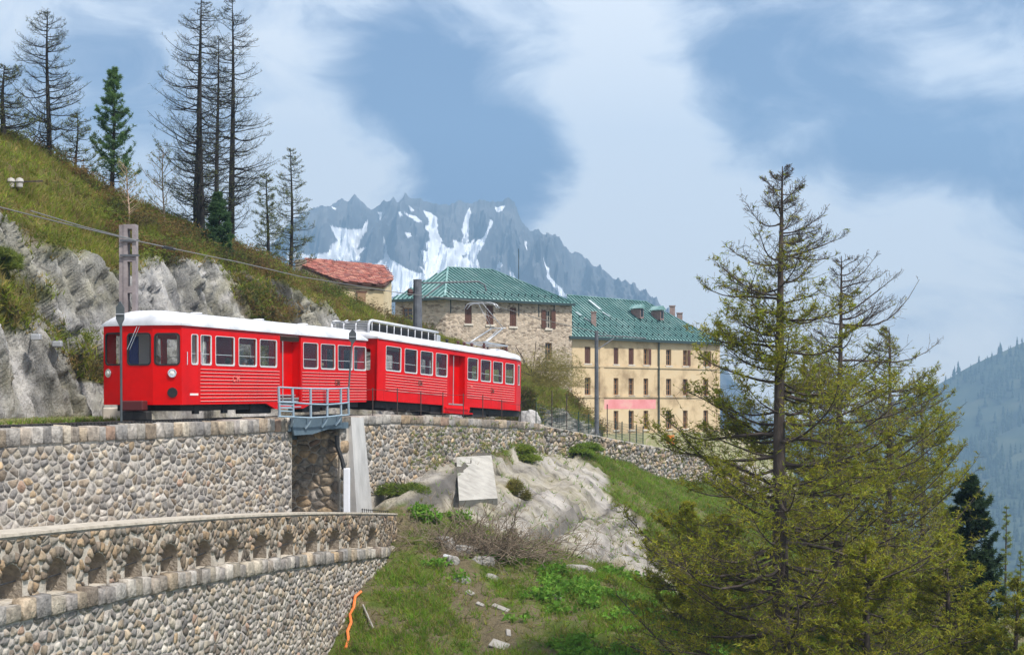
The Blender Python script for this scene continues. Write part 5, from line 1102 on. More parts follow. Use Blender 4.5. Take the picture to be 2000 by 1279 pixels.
for py in (713.6, 774.0):
    z = fb.at(1122, py)[1]; g = MB(); fb.box(g, 0.02, fb.l, z - .09, z + .09, .003, .09); g.build('string_course', BEIGE, bh, world=True)
for px, w in ((1175, .55), (1402, .5)): a = fb.at(px, 700)[0]; g = MB(); fb.box(g, a - w / 2, a + w / 2, -6, zE - .3, .004, .06); g.build('pilaster', BEIGE, bh, world=True)
a = fb.at(1285, 700)[0]; MB().tube([fb.f(a, -5, .14), fb.f(a, zE - .3, .14)], .07, 8).build('downpipe', GUT, bh, world=True)
w = fb.rect(1179, 780, 1281, 798.5); g = MB(); fb.box(g, w[0], w[2], w[1], w[3], .002, .008); g.build('painted_band', mat('faded_pink_paint', (.62, .22, .22), (.66, .40, .33), scale=.8, rough=.9, c3=(.68, .27, .28), detail=8), bh, world=True)
B1, B2 = W(1112, 655.5, 129.8), W(1409, 668.5, 144); Q1, Q2 = W(1108, 577, 137.2), W(1262, 590, 145.6); Q1 = to_plane(Q1, B1, B2, Q2); B3 = B2 + back2 * 1.05
roof_plane(bh, [B1, B2, Q2, Q1], .44, COPPER, SEAM); roof_plane(bh, [B2, B3, Q2], .44, COPPER, SEAM)
MB().bar(B1 + Vector((0, -.02, -.15)), B2 + Vector((0, -.02, -.15)), .2, .24).build('gutter', GUT, bh, world=True)
for a, b in ((Q1, Q2), (Q2, B2)): MB().bar(a + Vector((0, 0, .05)), b + Vector((0, 0, .05)), .18, .1).build('ridge_cap', COPPER, bh, world=True)
e = (B2 - B1).normalized(); n_ = e.cross(Q1 - B1).normalized(); n_ = n_ if n_.z > 0 else -n_; u_ = n_.cross(e); u_ = u_ if u_.z > 0 else -u_
def on_roof(px, py):
    d = Vector(((px - CX) / F, 1, (HY - py) / F)); return d * (B1.dot(n_) / d.dot(n_))
for r_ in range(3):
    for k in range(24):
        p = B1 + e * (.8 + k * .82 + .3 * r_) + u_ * (.7 + 1.25 * r_) + n_ * .12
        if (p - B1).dot(e) < 19.5 - r_ * 1.6: MB().box(p, (.07, .07, .22), (e, u_, n_)).build('snow_guard', GUT, bh, world=True)
for px, py in ((1245, 622), (1284.5, 625)):
    p = on_roof(px, py); d = MB().box(p + Vector((0, .2, .45)), (.48, 1.2, .9), (fb.e, -fb.n, Vector((0, 0, 1)))).build('dormer', mat('dormer_wood', (.20, .13, .12), (.30, .2, .18), scale=5, rough=.8), bh, world=True)
    g = MB(); c = p + Vector((0, .2, 1.05)); g.add([c + fb.e * x + fb.n * y + Vector((0, 0, z)) for y in (.75, -.7) for x, z in ((-.45, -.1), (.45, -.1), (0, .3))], [(0, 1, 2), (5, 4, 3), (0, 2, 5, 3), (1, 4, 5, 2), (0, 3, 4, 1)]); g.build('dormer_roof', COPPER, bh, world=True)
    MB().box(p + Vector((0, .2, .5)) + fb.n * .605, (.34, .02, .7), (fb.e, fb.n, Vector((0, 0, 1)))).build('dormer_window', DARKG, bh, world=True)
for px, py, w, h in ((1159.5, 634, .45, 1.05), (1313, 619, .5, 1.0), (1327.5, 630, .5, .85)):
    p = on_roof(px, py) if px < 1300 else W(px, py, 147); MB().box(p + Vector((0, 0, h / 2 - .1)), (w, w, h + .3)).box(p + Vector((0, 0, h + .08)), (w + .1, w + .1, .1)).build('chimney', mat('chimney_brick', (.22, .15, .13), (.34, .24, .21), scale=4, rough=.9), bh, world=True)
SKYL = mat('bare_zinc', (.50, .58, .58), (.66, .72, .72), scale=3, rough=.35, metal=.4)
for (x0, y0), (x1, y1) in (((1150, 588), (1172, 606)), ((1176, 611), (1190, 620)), ((1124, 611), (1134, 618)), ((1140, 622), (1160, 634))):
    a, b = on_roof(x0, y0) + n_ * .1, on_roof(x1, y1) + n_ * .1; MB().bar(a, b, .35, .05).build('zinc_flashing', SKYL, bh, world=True)
# hut with the red roof on the crest
ht = empty('stone_hut', (-9, 84, 4), label='small ochre hut with mottled red tile roof on the grassy crest', cat='hut')
HE, HD, HF, HC, HA, HBk = W(665, 551, 82), W(752, 557, 82.6), W(590, 521, 85.5), W(768.5, 540, 85), W(597, 505, 88), W(750, 518, 88.5)
rp = [HF, HE, HD, HC, HBk, HA]; cen = sum(rp, Vector()) / 6
ee = (HD - HE).normalized(); nn = ee.cross(HA - HE).normalized(); nn = nn if nn.z > 0 else -nn; uu = nn.cross(ee); uu = uu if uu.z > 0 else -uu
proj = lambda p: p - nn * (p - HE).dot(nn); rp = [proj(p) for p in rp]
mb = MB(); mb.add(rp + [p - nn * .14 for p in rp], [tuple(range(6)), tuple(range(11, 5, -1))] + [(i, (i + 1) % 6, 6 + (i + 1) % 6, 6 + i) for i in range(6)]); mb.build('roof', mat('roof_boards', (.10, .05, .04), rough=.9), ht, world=True)
inn = lambda p: cen + (p - cen) * .965
wp = [inn(p) for p in rp]; zb_ = 1.0
mb = MB(); top = [p - nn * .16 for p in wp]; mb.add(top + [Vector((p.x, p.y, zb_)) for p in top], [tuple(range(11, 5, -1))] + [(i, (i + 1) % 6, 6 + (i + 1) % 6, 6 + i) for i in range(6)]); mb.build('wall', HUTW, ht, world=True)
fh = Facade((wp[1].x, wp[1].y), (wp[2].x, wp[2].y)); w = fh.rect(698, 572, 714, 592); g = MB(); fh.box(g, w[0], w[2], w[1], w[3], .01, .06); g.build('door', mat('hut_door', (.26, .16, .09), (.34, .22, .13), scale=5, rough=.9, stretch=(6, 6, .6)), ht, world=True)
g = MB(); fh.box(g, w[0] - .08, w[2] + .08, w[3], w[3] + .09, .01, .07); g.build('door_lintel', SHUT, ht, world=True)
a0 = fh.at(668, 562); a1 = fh.at(752, 568); g = MB(); g.bar(fh.f(a0[0], a0[1], .02), fh.f(a1[0], a1[1], .02), .04, .05); g.build('crack_line', mat('crack_dark', (.06, .05, .04), rough=1), ht, world=True)
poly2 = [((p - HE).dot(ee), (p - HE).dot(uu)) for p in rp]; TILE = mat('tile_red', (.55, .50, .48), (1.2, 1.15, 1.1), scale=3, rough=.9, attr='Col')
tl_ = []; hi_u = max(b for _, b in poly2); r_ = 0
while r_ * .26 < hi_u:
    for k in range(-40, 60):
        x = k * .27 + (.13 if r_ % 2 else 0) + R.uniform(-.03, .03); y = r_ * .26 + R.uniform(-.03, .03)
        if inpoly(np.array([x]), np.array([y]), poly2)[0]: tl_.append((x, y))
    r_ += 1
tm = []
for v in range(5):
    c = [(.36, .13, .10), (.42, .17, .13), (.30, .10, .085), (.46, .22, .17), (.26, .12, .11)][v]; mb = MB().box((0, 0, .02), (.255, .31, .045)); o = mb.build('tile', TILE, bevel=.008); me = o.data; bpy.data.objects.remove(o)
    at = me.color_attributes.new('Col', 'FLOAT_COLOR', 'POINT'); at.data.foreach_set('color', [*c, 1] * len(me.vertices)); tm.append(me)
R.shuffle(tl_); inv = ht.matrix_basis.inverted(); V_, F_, C_ = [], [], []
for i, (x, y) in enumerate(tl_):
    Mx = Matrix((ee, uu, nn)).transposed().to_4x4(); Mx = Matrix.Translation(HE + ee * x + uu * y + nn * .035) @ Mx @ Matrix.Rotation(R.uniform(-.08, .08), 4, 'Z') @ Matrix.Rotation(-.10 + R.uniform(-.05, .05), 4, 'X'); me = tm[R.randrange(5)]
    if i < 300: o = bpy.data.objects.new('tile', me); COL.objects.link(o); o.parent = ht; o.matrix_parent_inverse = inv; o.matrix_basis = Mx
    else:
        b = len(V_); V_ += [tuple(Mx @ v.co) for v in me.vertices]; F_ += [tuple(j + b for j in p.vertices) for p in me.polygons]; C_ += list(me.color_attributes['Col'].data[0].color) * len(me.vertices)
if V_:
    me = bpy.data.meshes.new('more_tiles'); me.from_pydata(V_, [], F_); at = me.color_attributes.new('Col', 'FLOAT_COLOR', 'POINT'); at.data.foreach_set('color', C_); me.materials.append(TILE); o = bpy.data.objects.new('more_tiles', me); COL.objects.link(o); adopt(o, ht); o["kind"] = "stuff"
MB().box(W(588, 545, 86) + Vector((0, 0, -.2)), (.6, .6, 2.6)).build('chimney_stack', mat('hut_stone', (.24, .20, .16), (.36, .3, .24), scale=4, rough=.95), ht, world=True)
# works barrier beside the hotel
tag(MB().box(W(1308, 858, 95), (.42, .05, .55)).box(W(1308, 858, 95) + Vector((.26, 0, 0)), (.05, .06, .6)).build('works_barrier', mat('orange_mesh', (.75, .22, .03), rough=.6)), 'small orange works barrier at the foot of the hotel', 'barrier')
# ------------------------------------------------------------------ vegetation
BARK = mat('larch_bark', (.045, .033, .028), (.11, .085, .07), scale=5, rough=.95, bump=1, bscale=12, dist=.05, stretch=(1, 1, .3))
BARKD = mat('dark_bark', (.012, .010, .009), (.035, .03, .026), scale=5, rough=.95)
TWIG = mat('dry_twig', (.17, .13, .09), (.28, .22, .16), scale=3, rough=.9)
NEED = mat('needles', (.75, .75, .75), (1.2, 1.2, 1.1), scale=1.2, rough=.7, attr='Col', sub=.5, spec=.2)
GRASSM = mat('grass_blades', (.7, .7, .7), (1.25, 1.25, 1.2), scale=.8, rough=.8, attr='Col', sub=.3, spec=.15)
def unit(v): return v / (np.linalg.norm(v, axis=-1, keepdims=True) + 1e-9)
def tufts(C, n, ln, wd, up, rg, out=None):
    """n narrow leaves fanned round every point C"""
    N_ = len(C); D = rg.normal(size=(N_, n, 3)); D[..., 2] = D[..., 2] * .7 + up
    if out is not None: D = D + out[:, None, :]
    D = unit(D); S = unit(np.cross(D, rg.normal(size=(N_, n, 3)))); l = ln * (.6 + .8 * rg.random((N_, n, 1))); w = wd * (.7 + .6 * rg.random((N_, n, 1)))
    V = np.stack([C[:, None] + S * w * .5, C[:, None] - S * w * .5, C[:, None] + D * l], 2).reshape(-1, 3); return V, np.arange(len(V)).reshape(-1, 3)
def pal_cols(n, per, pal, rg, jitter=.25):
    c = np.array(pal)[rg.integers(0, len(pal), n)] * (1 + jitter * (rg.random((n, 1)) - .5) * 2); return np.repeat(c, per, 0)
YG = [(0.138, 0.140, 0.008), (0.132, 0.142, 0.009), (0.148, 0.137, 0.010), (0.120, 0.145, 0.011), (0.150, 0.136, 0.014)]
OG = [(.06, .085, .018), (.09, .11, .02), (.13, .13, .025)]
PG = [(.022, .05, .02), (.035, .07, .026), (.05, .09, .03)]
def conifer(name, label, base, H, r0, prof, nb, seed, fol=lambda t: 1, pal=YG, sec=12, ter=3, curve=(-.05, .35), tl=.07, tw=.016, tn=3, dens=9, bark=BARK, lean=(0, 0), clear=.04, group=None, cat='tree', droop=lambda t: 0., side=None, r_br=.035):
    rg = np.random.default_rng(seed); base = Vector(base); root = empty(name, base, label=label, cat=cat, group=group); b = np.array(base)
    K = 12; t = np.linspace(0, 1, K); ax = np.stack([b[0] + lean[0] * H * t ** 1.5 + .05 * np.sin(t * 5 + seed), b[1] + lean[1] * H * t ** 1.5, b[2] - .4 + (H + .4) * t], -1)
    V, Q = batch_tubes(ax[None], (r0 * (1 - t) ** .85 + .012)[None], 9); arr_mesh('trunk', V, Q, bark, root=root, smooth=True, nper=4)
    h = np.sort(1 - (rg.random(nb) ** .8) * (1 - clear)) ; h = clear + (1 - clear) * (np.arange(nb) + rg.random(nb)) / nb * .995; tt = 1 - h     # tt: 0 top .. 1 foot
    st_ = np.stack([np.interp(h, t, ax[:, i]) for i in range(3)], -1); az = rg.random(nb) * 2 * math.pi
    Ln = np.array([prof(x) for x in tt]) * (.6 + .5 * rg.random(nb))
    if side is not None: Ln *= 1 + side[1] * np.cos(az - side[0])
    k = 8; u = np.linspace(0, 1, k)[None]; a0 = (curve[0] + np.array([droop(x) for x in tt]))[:, None] + .12 * rg.normal(size=(nb, 1)); b0 = curve[1] * (.6 + .8 * rg.random((nb, 1)))
    wob = .05 * rg.normal(size=(nb, 1)) * np.sin(u * 5 + rg.random((nb, 1)) * 6)
    rad = Ln[:, None] * u; az_ = az[:, None] + wob * 2
    P = np.stack([st_[:, 0:1] + rad * np.cos(az_), st_[:, 1:2] + rad * np.sin(az_), st_[:, 2:3] + Ln[:, None] * (a0 * u + b0 * u ** 2.2 + wob)], -1)
    rb = (np.minimum(r_br, .010 + .012 * Ln))[:, None] * (1 - u * .82); Vs, Qs = [], []; off = 0
    def addt(P_, R_, sd):
        nonlocal off
        v, q = batch_tubes(P_, R_, sd); Vs.append(v); Qs.append(q + off); off += len(v)
    addt(P, rb, 4)
    m = nb * sec; bi = np.repeat(np.arange(nb), sec); ut = .12 + .88 * rg.random(m) ** .85
    f = ut * (k - 1); i0 = np.minimum(f.astype(int), k - 2); fr = (f - i0)[:, None]; S0 = P[bi, i0] * (1 - fr) + P[bi, i0 + 1] * fr; T0 = unit(P[bi, i0 + 1] - P[bi, i0])
    sg = np.where(rg.random(m) < .5, -1, 1)[:, None]; hz_ = unit(np.cross(T0, np.array([0, 0, 1.]))); D = unit(T0 * (.55 + .3 * rg.random((m, 1))) + hz_ * sg * (.5 + .5 * rg.random((m, 1))) + np.array([0, 0, 1.]) * (.25 * rg.normal(size=(m, 1)) + .08))
    L2 = (Ln[bi] * (.36 * (1 - ut) + .09) * (.5 + .9 * rg.random(m)) + .06)[:, None]; u2 = np.linspace(0, 1, 4)[None, :, None]
    P2 = S0[:, None] + D[:, None] * L2[:, None] * u2 + np.array([0, 0, 1.]) * (L2[:, None] * .22 * u2 ** 2); addt(P2, np.broadcast_to(.0075 * (1 - .6 * u2[..., 0]), (m, 4)) * np.clip(L2 * 1.6, .5, 1.2), 3)
    pts_ = [P2[:, 1:].reshape(-1, 3)]; own = [np.repeat(tt[bi], 3)]
    if ter:
        m3 = m * ter; si = np.repeat(np.arange(m), ter); u3 = .2 + .8 * rg.random((m3, 1)); S3 = P2[si, 0] + (P2[si, 3] - P2[si, 0]) * u3; D3 = unit(unit(P2[si, 3] - P2[si, 0]) + .8 * rg.normal(size=(m3, 3)) + np.array([0, 0, .25])); L3 = (L2[si] * .32 * (.5 + rg.random((m3, 1))) + .03)
        P3 = S3[:, None] + D3[:, None] * L3[:, None] * np.linspace(0, 1, 2)[None, :, None]; addt(P3, np.full((m3, 2), .0042), 3); pts_ += [P3[:, 1], (P3[:, 0] + P3[:, 1]) / 2]; own += [tt[bi][si]] * 2
    arr_mesh('branches', np.concatenate(Vs), np.concatenate(Qs), bark, root=root, nper=4)
    if dens:
        C = np.concatenate(pts_); o = np.concatenate(own); rep = rg.random(len(C)) * 9 < dens * np.array([fol(x) for x in np.linspace(0, 1, 101)])[np.clip((o * 100).astype(int), 0, 100)]
        C = C[rep] + rg.normal(size=(rep.sum(), 3)) * .012; V, T = tufts(C, tn, tl, tw, .35, rg); arr_mesh('crown', V, T, NEED, pal_cols(len(C), tn * 3, pal, rg), root=root)
    return root
ipf = lambda xs, ys: (lambda t: float(np.interp(t, xs, ys)))
def hill_at(px, py):
    j = int(np.argmin(np.abs(cpx - px))); col = HILLP[NR1 - 2:NR1 + NR2 + 3, j]; y = HY - F * col[:, 2] / col[:, 1]; return Vector(col[int(np.argmin(np.abs(y - py)))])
# bare larches on the crest (needles not out yet)
for i, (px, ty, by, r0, w, nb, lb, fo_) in enumerate([(390, -12, 468, .19, 2.3, 130, 'tall bare dark larch, thickest of the crest group', .12), (426, 46, 445, .13, 1.6, 90, 'slender bare larch between two taller larches', .15), (458, -4, 496, .18, 2.3, 120, 'tall bare larch with long level branches above the dark bush', .12),
                                                (568, 285, 530, .10, 1.25, 80, 'small bare larch beside the hut chimney', .5), (524, 340, 522, .09, 1.0, 70, 'short half bare larch left of the hut', .7), (95, 22, 300, .11, 1.8, 80, 'thin bare larch at the top of the grassy crest', .15),
                                                (4, 128, 268, .11, 1.5, 70, 'bare branching larch at the edge of the crest', .3), (381, 255, 455, .09, 1.5, 60, 'low bare larch under the tall group with wide branches', .4), (150, 215, 322, .05, 1.2, 36, 'leaning scraggy larch sapling on the crest', .6)]):
    b = hill_at(px, by); H = (by - ty) / F * b.y
    conifer('bare_larch', lb, b, H, r0, ipf([0, .08, .35, .7, .9, 1], [.12, .45 * w, .75 * w, w, .95 * w, .4 * w]), nb, 40 + i, fol=lambda t, fo_=fo_: fo_ * (.3 + t), pal=OG, sec=12, ter=3, curve=(-.10, .40), dens=9, bark=BARKD, tl=.07, tw=.02, tn=2, clear=.12, group='bare larches on the crest', r_br=.05)
b = hill_at(222, 372); conifer('arolla_pine', 'dense dark green young pine standing alone on the grassy crest', b, (378 - 138) / F * b.y, .10, ipf([0, .2, .6, .85, 1], [.12, .5, .95, 1.1, .5]), 95, 61, pal=[(0.040, 0.080, 0.030), (0.060, 0.110, 0.035), (0.080, 0.130, 0.040)], sec=7, ter=2, curve=(.05, .55), tl=.13, tw=.022, tn=6, dens=9, bark=BARKD, clear=.14)
b = hill_at(425, 500); conifer('dense_spruce', 'dense dark green spruce bush at the foot of the tall larches', b, 120 / F * b.y, .08, ipf([0, .3, .8, 1], [.08, .45, .75, .6]), 90, 62, pal=PG, sec=10, ter=2, curve=(.2, .3), tl=.10, tw=.03, tn=6, dens=9, bark=BARKD, clear=.02)
b = hill_at(247, 442); conifer('birch_sapling', 'pale stemmed sapling with few spring leaves beside the concrete mast', b, 115 / F * b.y, .035, ipf([0, .5, 1], [.3, .7, .5]), 22, 63, pal=[(0.107, 0.134, 0.020), (0.100, 0.130, 0.020)], sec=8, ter=2, curve=(.9, .2), tl=.06, tw=.03, tn=2, dens=3.5, bark=mat('pale_bark', (.36, .25, .17), (.45, .33, .24), scale=3, rough=.9), clear=.3)
b = hill_at(320, 440); conifer('birch_sapling', 'thin twiggy sapling with sparse leaves left of the tall larches', b, 150 / F * b.y, .03, ipf([0, .5, 1], [.4, 1.0, .6]), 26, 64, pal=[(0.100, 0.130, 0.030), (0.060, 0.080, 0.020)], sec=8, ter=2, curve=(.7, .2), tl=.06, tw=.03, tn=2, dens=3, bark=TWIG, clear=.2)
# larches in fresh green on the slope at the right
def gz(px, Y): x = (px - CX) / F * Y; return Vector((x, Y, slope_z(x, Y) if x < 45 else -18))
g = gz(1526, 38); conifer('larch', 'large yellow green larch with bare dark top before the hotel', g, (HY - 325) / F * 38 - g.z, .27, ipf([0, .04, .10, .2, .3, .4, .55, .7, .85, 1], [.12, .5, 1.15, 1.95, 2.4, 2.9, 3.6, 4.2, 4.4, 4.1]), 165, 71, fol=ipf([0, .14, .20, .28, .40, 1], [.0, .03, .14, .42, .60, .70]), sec=23, ter=4, curve=(-.12, .42), droop=ipf([0, .3, .6, 1], [.15, 0, -.06, -.12]), tl=.12, tw=.026, tn=4, dens=9, clear=.03, r_br=.06)
for px, Y, ty, hw, nb, sd, fo_, lb in [(1640, 43, 500, 3.3, 150, 72, ([0, .25, .4, .55, 1], [.0, .03, .35, .9, 1]), 'larch with long bare upturned boughs behind the large larch'), (1735, 47, 640, 2.7, 130, 73, ([0, .15, .3, 1], [.1, .35, .9, 1]), 'bushy yellow green larch right of the boughed larch'),
                                       (1800, 52, 745, 2.6, 110, 74, ([0, .2, .4, 1], [.2, .5, 1, 1]), 'shorter yellow green larch beside the dark pine'), (1585, 50, 700, 2.4, 90, 75, ([0, .2, 1], [.3, .8, 1]), 'yellow green larch hidden behind the large larch trunk'),
                                       (1330, 47, 985, 1.7, 70, 76, ([0, .2, 1], [.4, .8, 1]), 'low feathery larch left of the large larch'), (1420, 45, 1010, 1.6, 70, 77, ([0, .2, 1], [.5, .9, 1]), 'bright young larch at the foot of the large larch'), (1985, 40, 1130, 1.4, 60, 78, ([0, .2, 1], [.4, .8, 1]), 'small bright larch below the dark pine'),
                                       (1690, 36, 1060, 1.9, 80, 80, ([0, .2, 1], [.5, .9, 1]), 'low spreading larch in front of the bushy larches'), (1850, 41, 1040, 1.9, 80, 81, ([0, .2, 1], [.35, .8, 1]), 'pale twiggy larch before the dark pine')]:
    g = gz(px, Y); conifer('larch', lb, g, (HY - ty) / F * Y - g.z, .07 + .012 * hw * 3, ipf([0, .06, .2, .5, .8, 1], [.12, .25 * hw, .55 * hw, .85 * hw, hw, .9 * hw]), nb, sd, fol=ipf(*fo_), sec=16, ter=3, curve=(-.06, .50), tl=.12, tw=.026, tn=4, dens=6.5, clear=.03, side=((0., .35) if px == 1640 else None), group='larches on the slope')
g = gz(1898, 48); conifer('dark_pine', 'dark blackish green pine among the yellow larches', g, (HY - 935) / F * 48 - g.z, .16, ipf([0, .15, .5, .8, 1], [.15, .55, .95, 1.15, 1.1]), 170, 82, pal=[(0.010, 0.022, 0.010), (0.016, 0.032, 0.013), (0.025, 0.045, 0.016)], sec=12, ter=3, curve=(.15, .45), tl=.13, tw=.035, tn=6, dens=9, bark=BARKD, clear=.02)
for i, (px, Y, ty, hw, lb) in enumerate([(1965, 95, 985, 1.2, 'thin pale larch standing free against the hazy mountainside'), (1992, 105, 1075, 1.3, 'short pale larch at the edge of the hazy slope'), (1838, 66, 845, 1.3, 'sparse bare topped larch rising over the dark pine')]):
    zz = -(1279 + 120 - HY) / F * Y; g = Vector(((px - CX) / F * Y, Y, max(zz, -28))); conifer('far_larch', lb, g, (HY - ty) / F * Y - g.z, .14, ipf([0, .3, .7, 1], [.1, .5 * hw, hw, hw]), 80, 90 + i, fol=ipf([0, .3, 1], [.4, .8, 1]), pal=[(0.112, 0.133, 0.021), (0.107, 0.133, 0.027)], sec=10, ter=2, curve=(-.1, .3), tl=.12, tw=.03, tn=3, dens=9, clear=.05)

# grass, heather and broad leaves (too many to count)
def scatter(Pg, wgt, n, rg):
    """random points on a grid surface, weight per cell"""
    a, b, c = Pg[:-1, :-1], Pg[:-1, 1:], Pg[1:, :-1]; ar = np.linalg.norm(np.cross(b - a, c - a), axis=2) * wgt[:-1, :-1]; p = ar.ravel() / ar.sum(); k = rg.choice(len(p), n, p=p); i, j = np.unravel_index(k, ar.shape); u, v = rg.random((2, n, 1))
    return Pg[i, j] + (Pg[i, j + 1] - Pg[i, j]) * u + (Pg[i + 1, j] - Pg[i, j]) * v
def blades(name, C, n, ln, wd, pal, rg, label, up=1.4, m=GRASSM, jitter=.3):
    V, T = tufts(C, n, ln, wd, up, rg); o = arr_mesh(name, V, T, m, pal_cols(len(C), n * 3, pal, rg, jitter)); return tag(o, label, 'vegetation', kind='stuff')
rg = np.random.default_rng(5)
vis = np.ones(HILLP.shape[:2]); vis[NR1 + NR2 + 2:] = 0; wg = (1 - HILLROCK) * vis; patchw = .4 + 1.2 * sstep(.4, .6, fbm(HILLP.reshape(-1, 3) * .5, 3).reshape(wg.shape)); 
GC = scatter(HILLP, wg * patchw, 62000, rg); blades('hill_grass', GC, 4, .30, .04, [(0.115, 0.132, 0.017), (0.125, 0.129, 0.018), (0.102, 0.136, 0.015), (0.151, 0.119, 0.037), (0.152, 0.118, 0.046)], rg, 'rough yellowing grass over the hillside crest')
hw_ = wg * sstep(.47, .6, fbm(HILLP.reshape(-1, 3) * .33 + 30, 3).reshape(wg.shape)); hw_[NR1 - 4:NR1 + 12] *= 2.5
HC_ = scatter(HILLP, hw_, 640, rg); C = (HC_[:, None] + rg.normal(size=(640, 110, 3)) * np.array([.34, .34, .17]) + np.array([0, 0, .16])).reshape(-1, 3)
V, T = tufts(C, 3, .12, .035, .5, rg); hp = np.array([(0.055, 0.045, 0.018), (0.100, 0.060, 0.025), (0.050, 0.065, 0.015), (0.130, 0.085, 0.030), (0.100, 0.120, 0.020)]); cc = np.repeat(hp[rg.integers(0, 5, 640)], 110 * 9, 0) * (.75 + .5 * rg.random((len(V), 1)))
tag(arr_mesh('heather', V, T, GRASSM, cc), 'brown and olive heather clumps over the hillside', 'vegetation', kind='stuff')
inview = (SLP[..., 1] > 38) * (SWO > .05) * (SLP[..., 0] > -13.11 + .1714 * SLP[..., 1] + .2) * (SLP[..., 0] < 16); gw = (1 - SROCK * .97) * inview * (1 - .8 * SDEB); gn = fbm(SLP.reshape(-1, 3) * .6 + 3, 3).reshape(gw.shape)
SC_ = scatter(SLP, gw * (.25 + 1.5 * sstep(.40, .56, gn)), 105000, rg); blades('slope_grass', SC_, 4, .25, .026, [(0.079, 0.143, 0.011), (0.095, 0.138, 0.013), (0.075, 0.144, 0.012), (0.124, 0.129, 0.022), (0.148, 0.118, 0.057)], rg, 'fresh green grass on the slope under the wall', 1.2)
BC = scatter(SLP, gw * sstep(.5, .6, fbm(SLP.reshape(-1, 3) * .5 + 70, 3).reshape(gw.shape)) * (SLP[..., 1] < 56), 520, rg); C = (BC[:, None] + rg.normal(size=(520, 30, 3)) * np.array([.20, .20, .07]) + np.array([0, 0, .14])).reshape(-1, 3)
blades('broad_leaves', C, 2, .13, .12, [(0.070, 0.146, 0.016), (0.084, 0.141, 0.018), (0.069, 0.146, 0.017)], rg, 'patches of bright broad leaved plants on the slope', .3)
# grass clinging to the railway wall and ledges
LC = np.array([tuple(trk(s_at(px, .95), 1.0) * 1) for px in rg.uniform(800, 1380, 700)]); LC[:, 2] -= rg.random(700) ** .7 * 2.2; blades('wall_weeds', LC, 6, .22, .03, [(0.107, 0.133, 0.027), (0.131, 0.125, 0.039), (0.080, 0.120, 0.020)], rg, 'weeds growing from the joints of the railway wall', .6)
VG = np.array([tuple(trk(s, o, -.05)) for s, o in zip(rg.uniform(-13, 4.5, 2600), rg.uniform(-6.6, -3.8, 2600))]); blades('verge_blades', VG, 4, .16, .03, [(0.083, 0.141, 0.017), (0.102, 0.136, 0.020), (0.136, 0.123, 0.048)], rg, 'short grass between the rock face and the track')
def bush(name, label, c, rx, rz, n, pal, ln=.12, wd=.04, seed=1, stems=0, cat='shrub'):
    rg = np.random.default_rng(seed); c = Vector(c); root = empty(name, c, label=label, cat=cat); d = unit(rg.normal(size=(n, 3))) * (rg.random((n, 1)) ** .4) * np.array([rx, rx * .8, rz]); d[:, 2] = np.abs(d[:, 2]); lump = .75 + .5 * fbm(d * 2.2 + seed, 3); sub = rg.normal(size=(7, 3)) * np.array([rx * .55, rx * .3, rz * .25]); C = np.array(c) + d * lump[:, None] * .55 + sub[rg.integers(0, 7, n)]
    V, T = tufts(C, 3, ln, wd, .4, rg); arr_mesh('foliage', V, T, NEED, pal_cols(n, 9, pal, rg), root=root)
    k = 14; P = np.array(c)[None, None] + (unit(rg.normal(size=(k, 3)) * np.array([1, 1, .3]) + np.array([0, 0, .8])) * np.array([rx, rx, rz]) * .8)[:, None] * np.linspace(0, 1, 4)[None, :, None]; V, Q = batch_tubes(P, np.full((k, 4), .02), 4); arr_mesh('stem', V, Q, BARK, root=root, nper=4); return root
bush('juniper', 'low dark green juniper beside the concrete buttress', slope_hit(785, 962) + Vector((0, .3, 0)), 1.15, .7, 5200, [(0.050, 0.080, 0.015), (0.090, 0.120, 0.020), (0.110, 0.133, 0.020)], .16, .025, 3)
bush('juniper', 'dark mossy bush on the rock slab beside the concrete slab', slope_hit(1003, 965), .5, .7, 1400, [(0.090, 0.090, 0.020), (0.141, 0.122, 0.033)], .2, .025, 4)
bush('grass_clump', 'bright green shrubby clump on top of the rock slabs', slope_hit(1020, 885) + Vector((0, 0, -.1)), 1.2, .55, 4200, [(0.105, 0.135, 0.015), (0.119, 0.131, 0.018), (0.098, 0.137, 0.020)], .2, .03, 5)
bush('grass_clump', 'bright green clump along the edge of the rock spur', slope_hit(1120, 880) + Vector((0, 0, -.1)), 1.2, .4, 3200, [(0.088, 0.140, 0.015), (0.102, 0.136, 0.017)], .18, .03, 6)
bush('heath_bush', 'dark bush hanging from the left rock face', Vector(HILLP[NR1 - 14, int(np.argmin(np.abs(cpx - 12)))]), .8, .5, 3000, [(0.080, 0.110, 0.020), (0.116, 0.131, 0.023)], .2, .025, 7)
bush('yellow_bush', 'yellow twiggy bush growing in front of the stone hotel wing', W(1040, 735, 86), 2.4, 2.6, 5200, [(0.145, 0.120, 0.043), (0.145, 0.121, 0.040), (0.136, 0.124, 0.037)], .16, .02, 8)
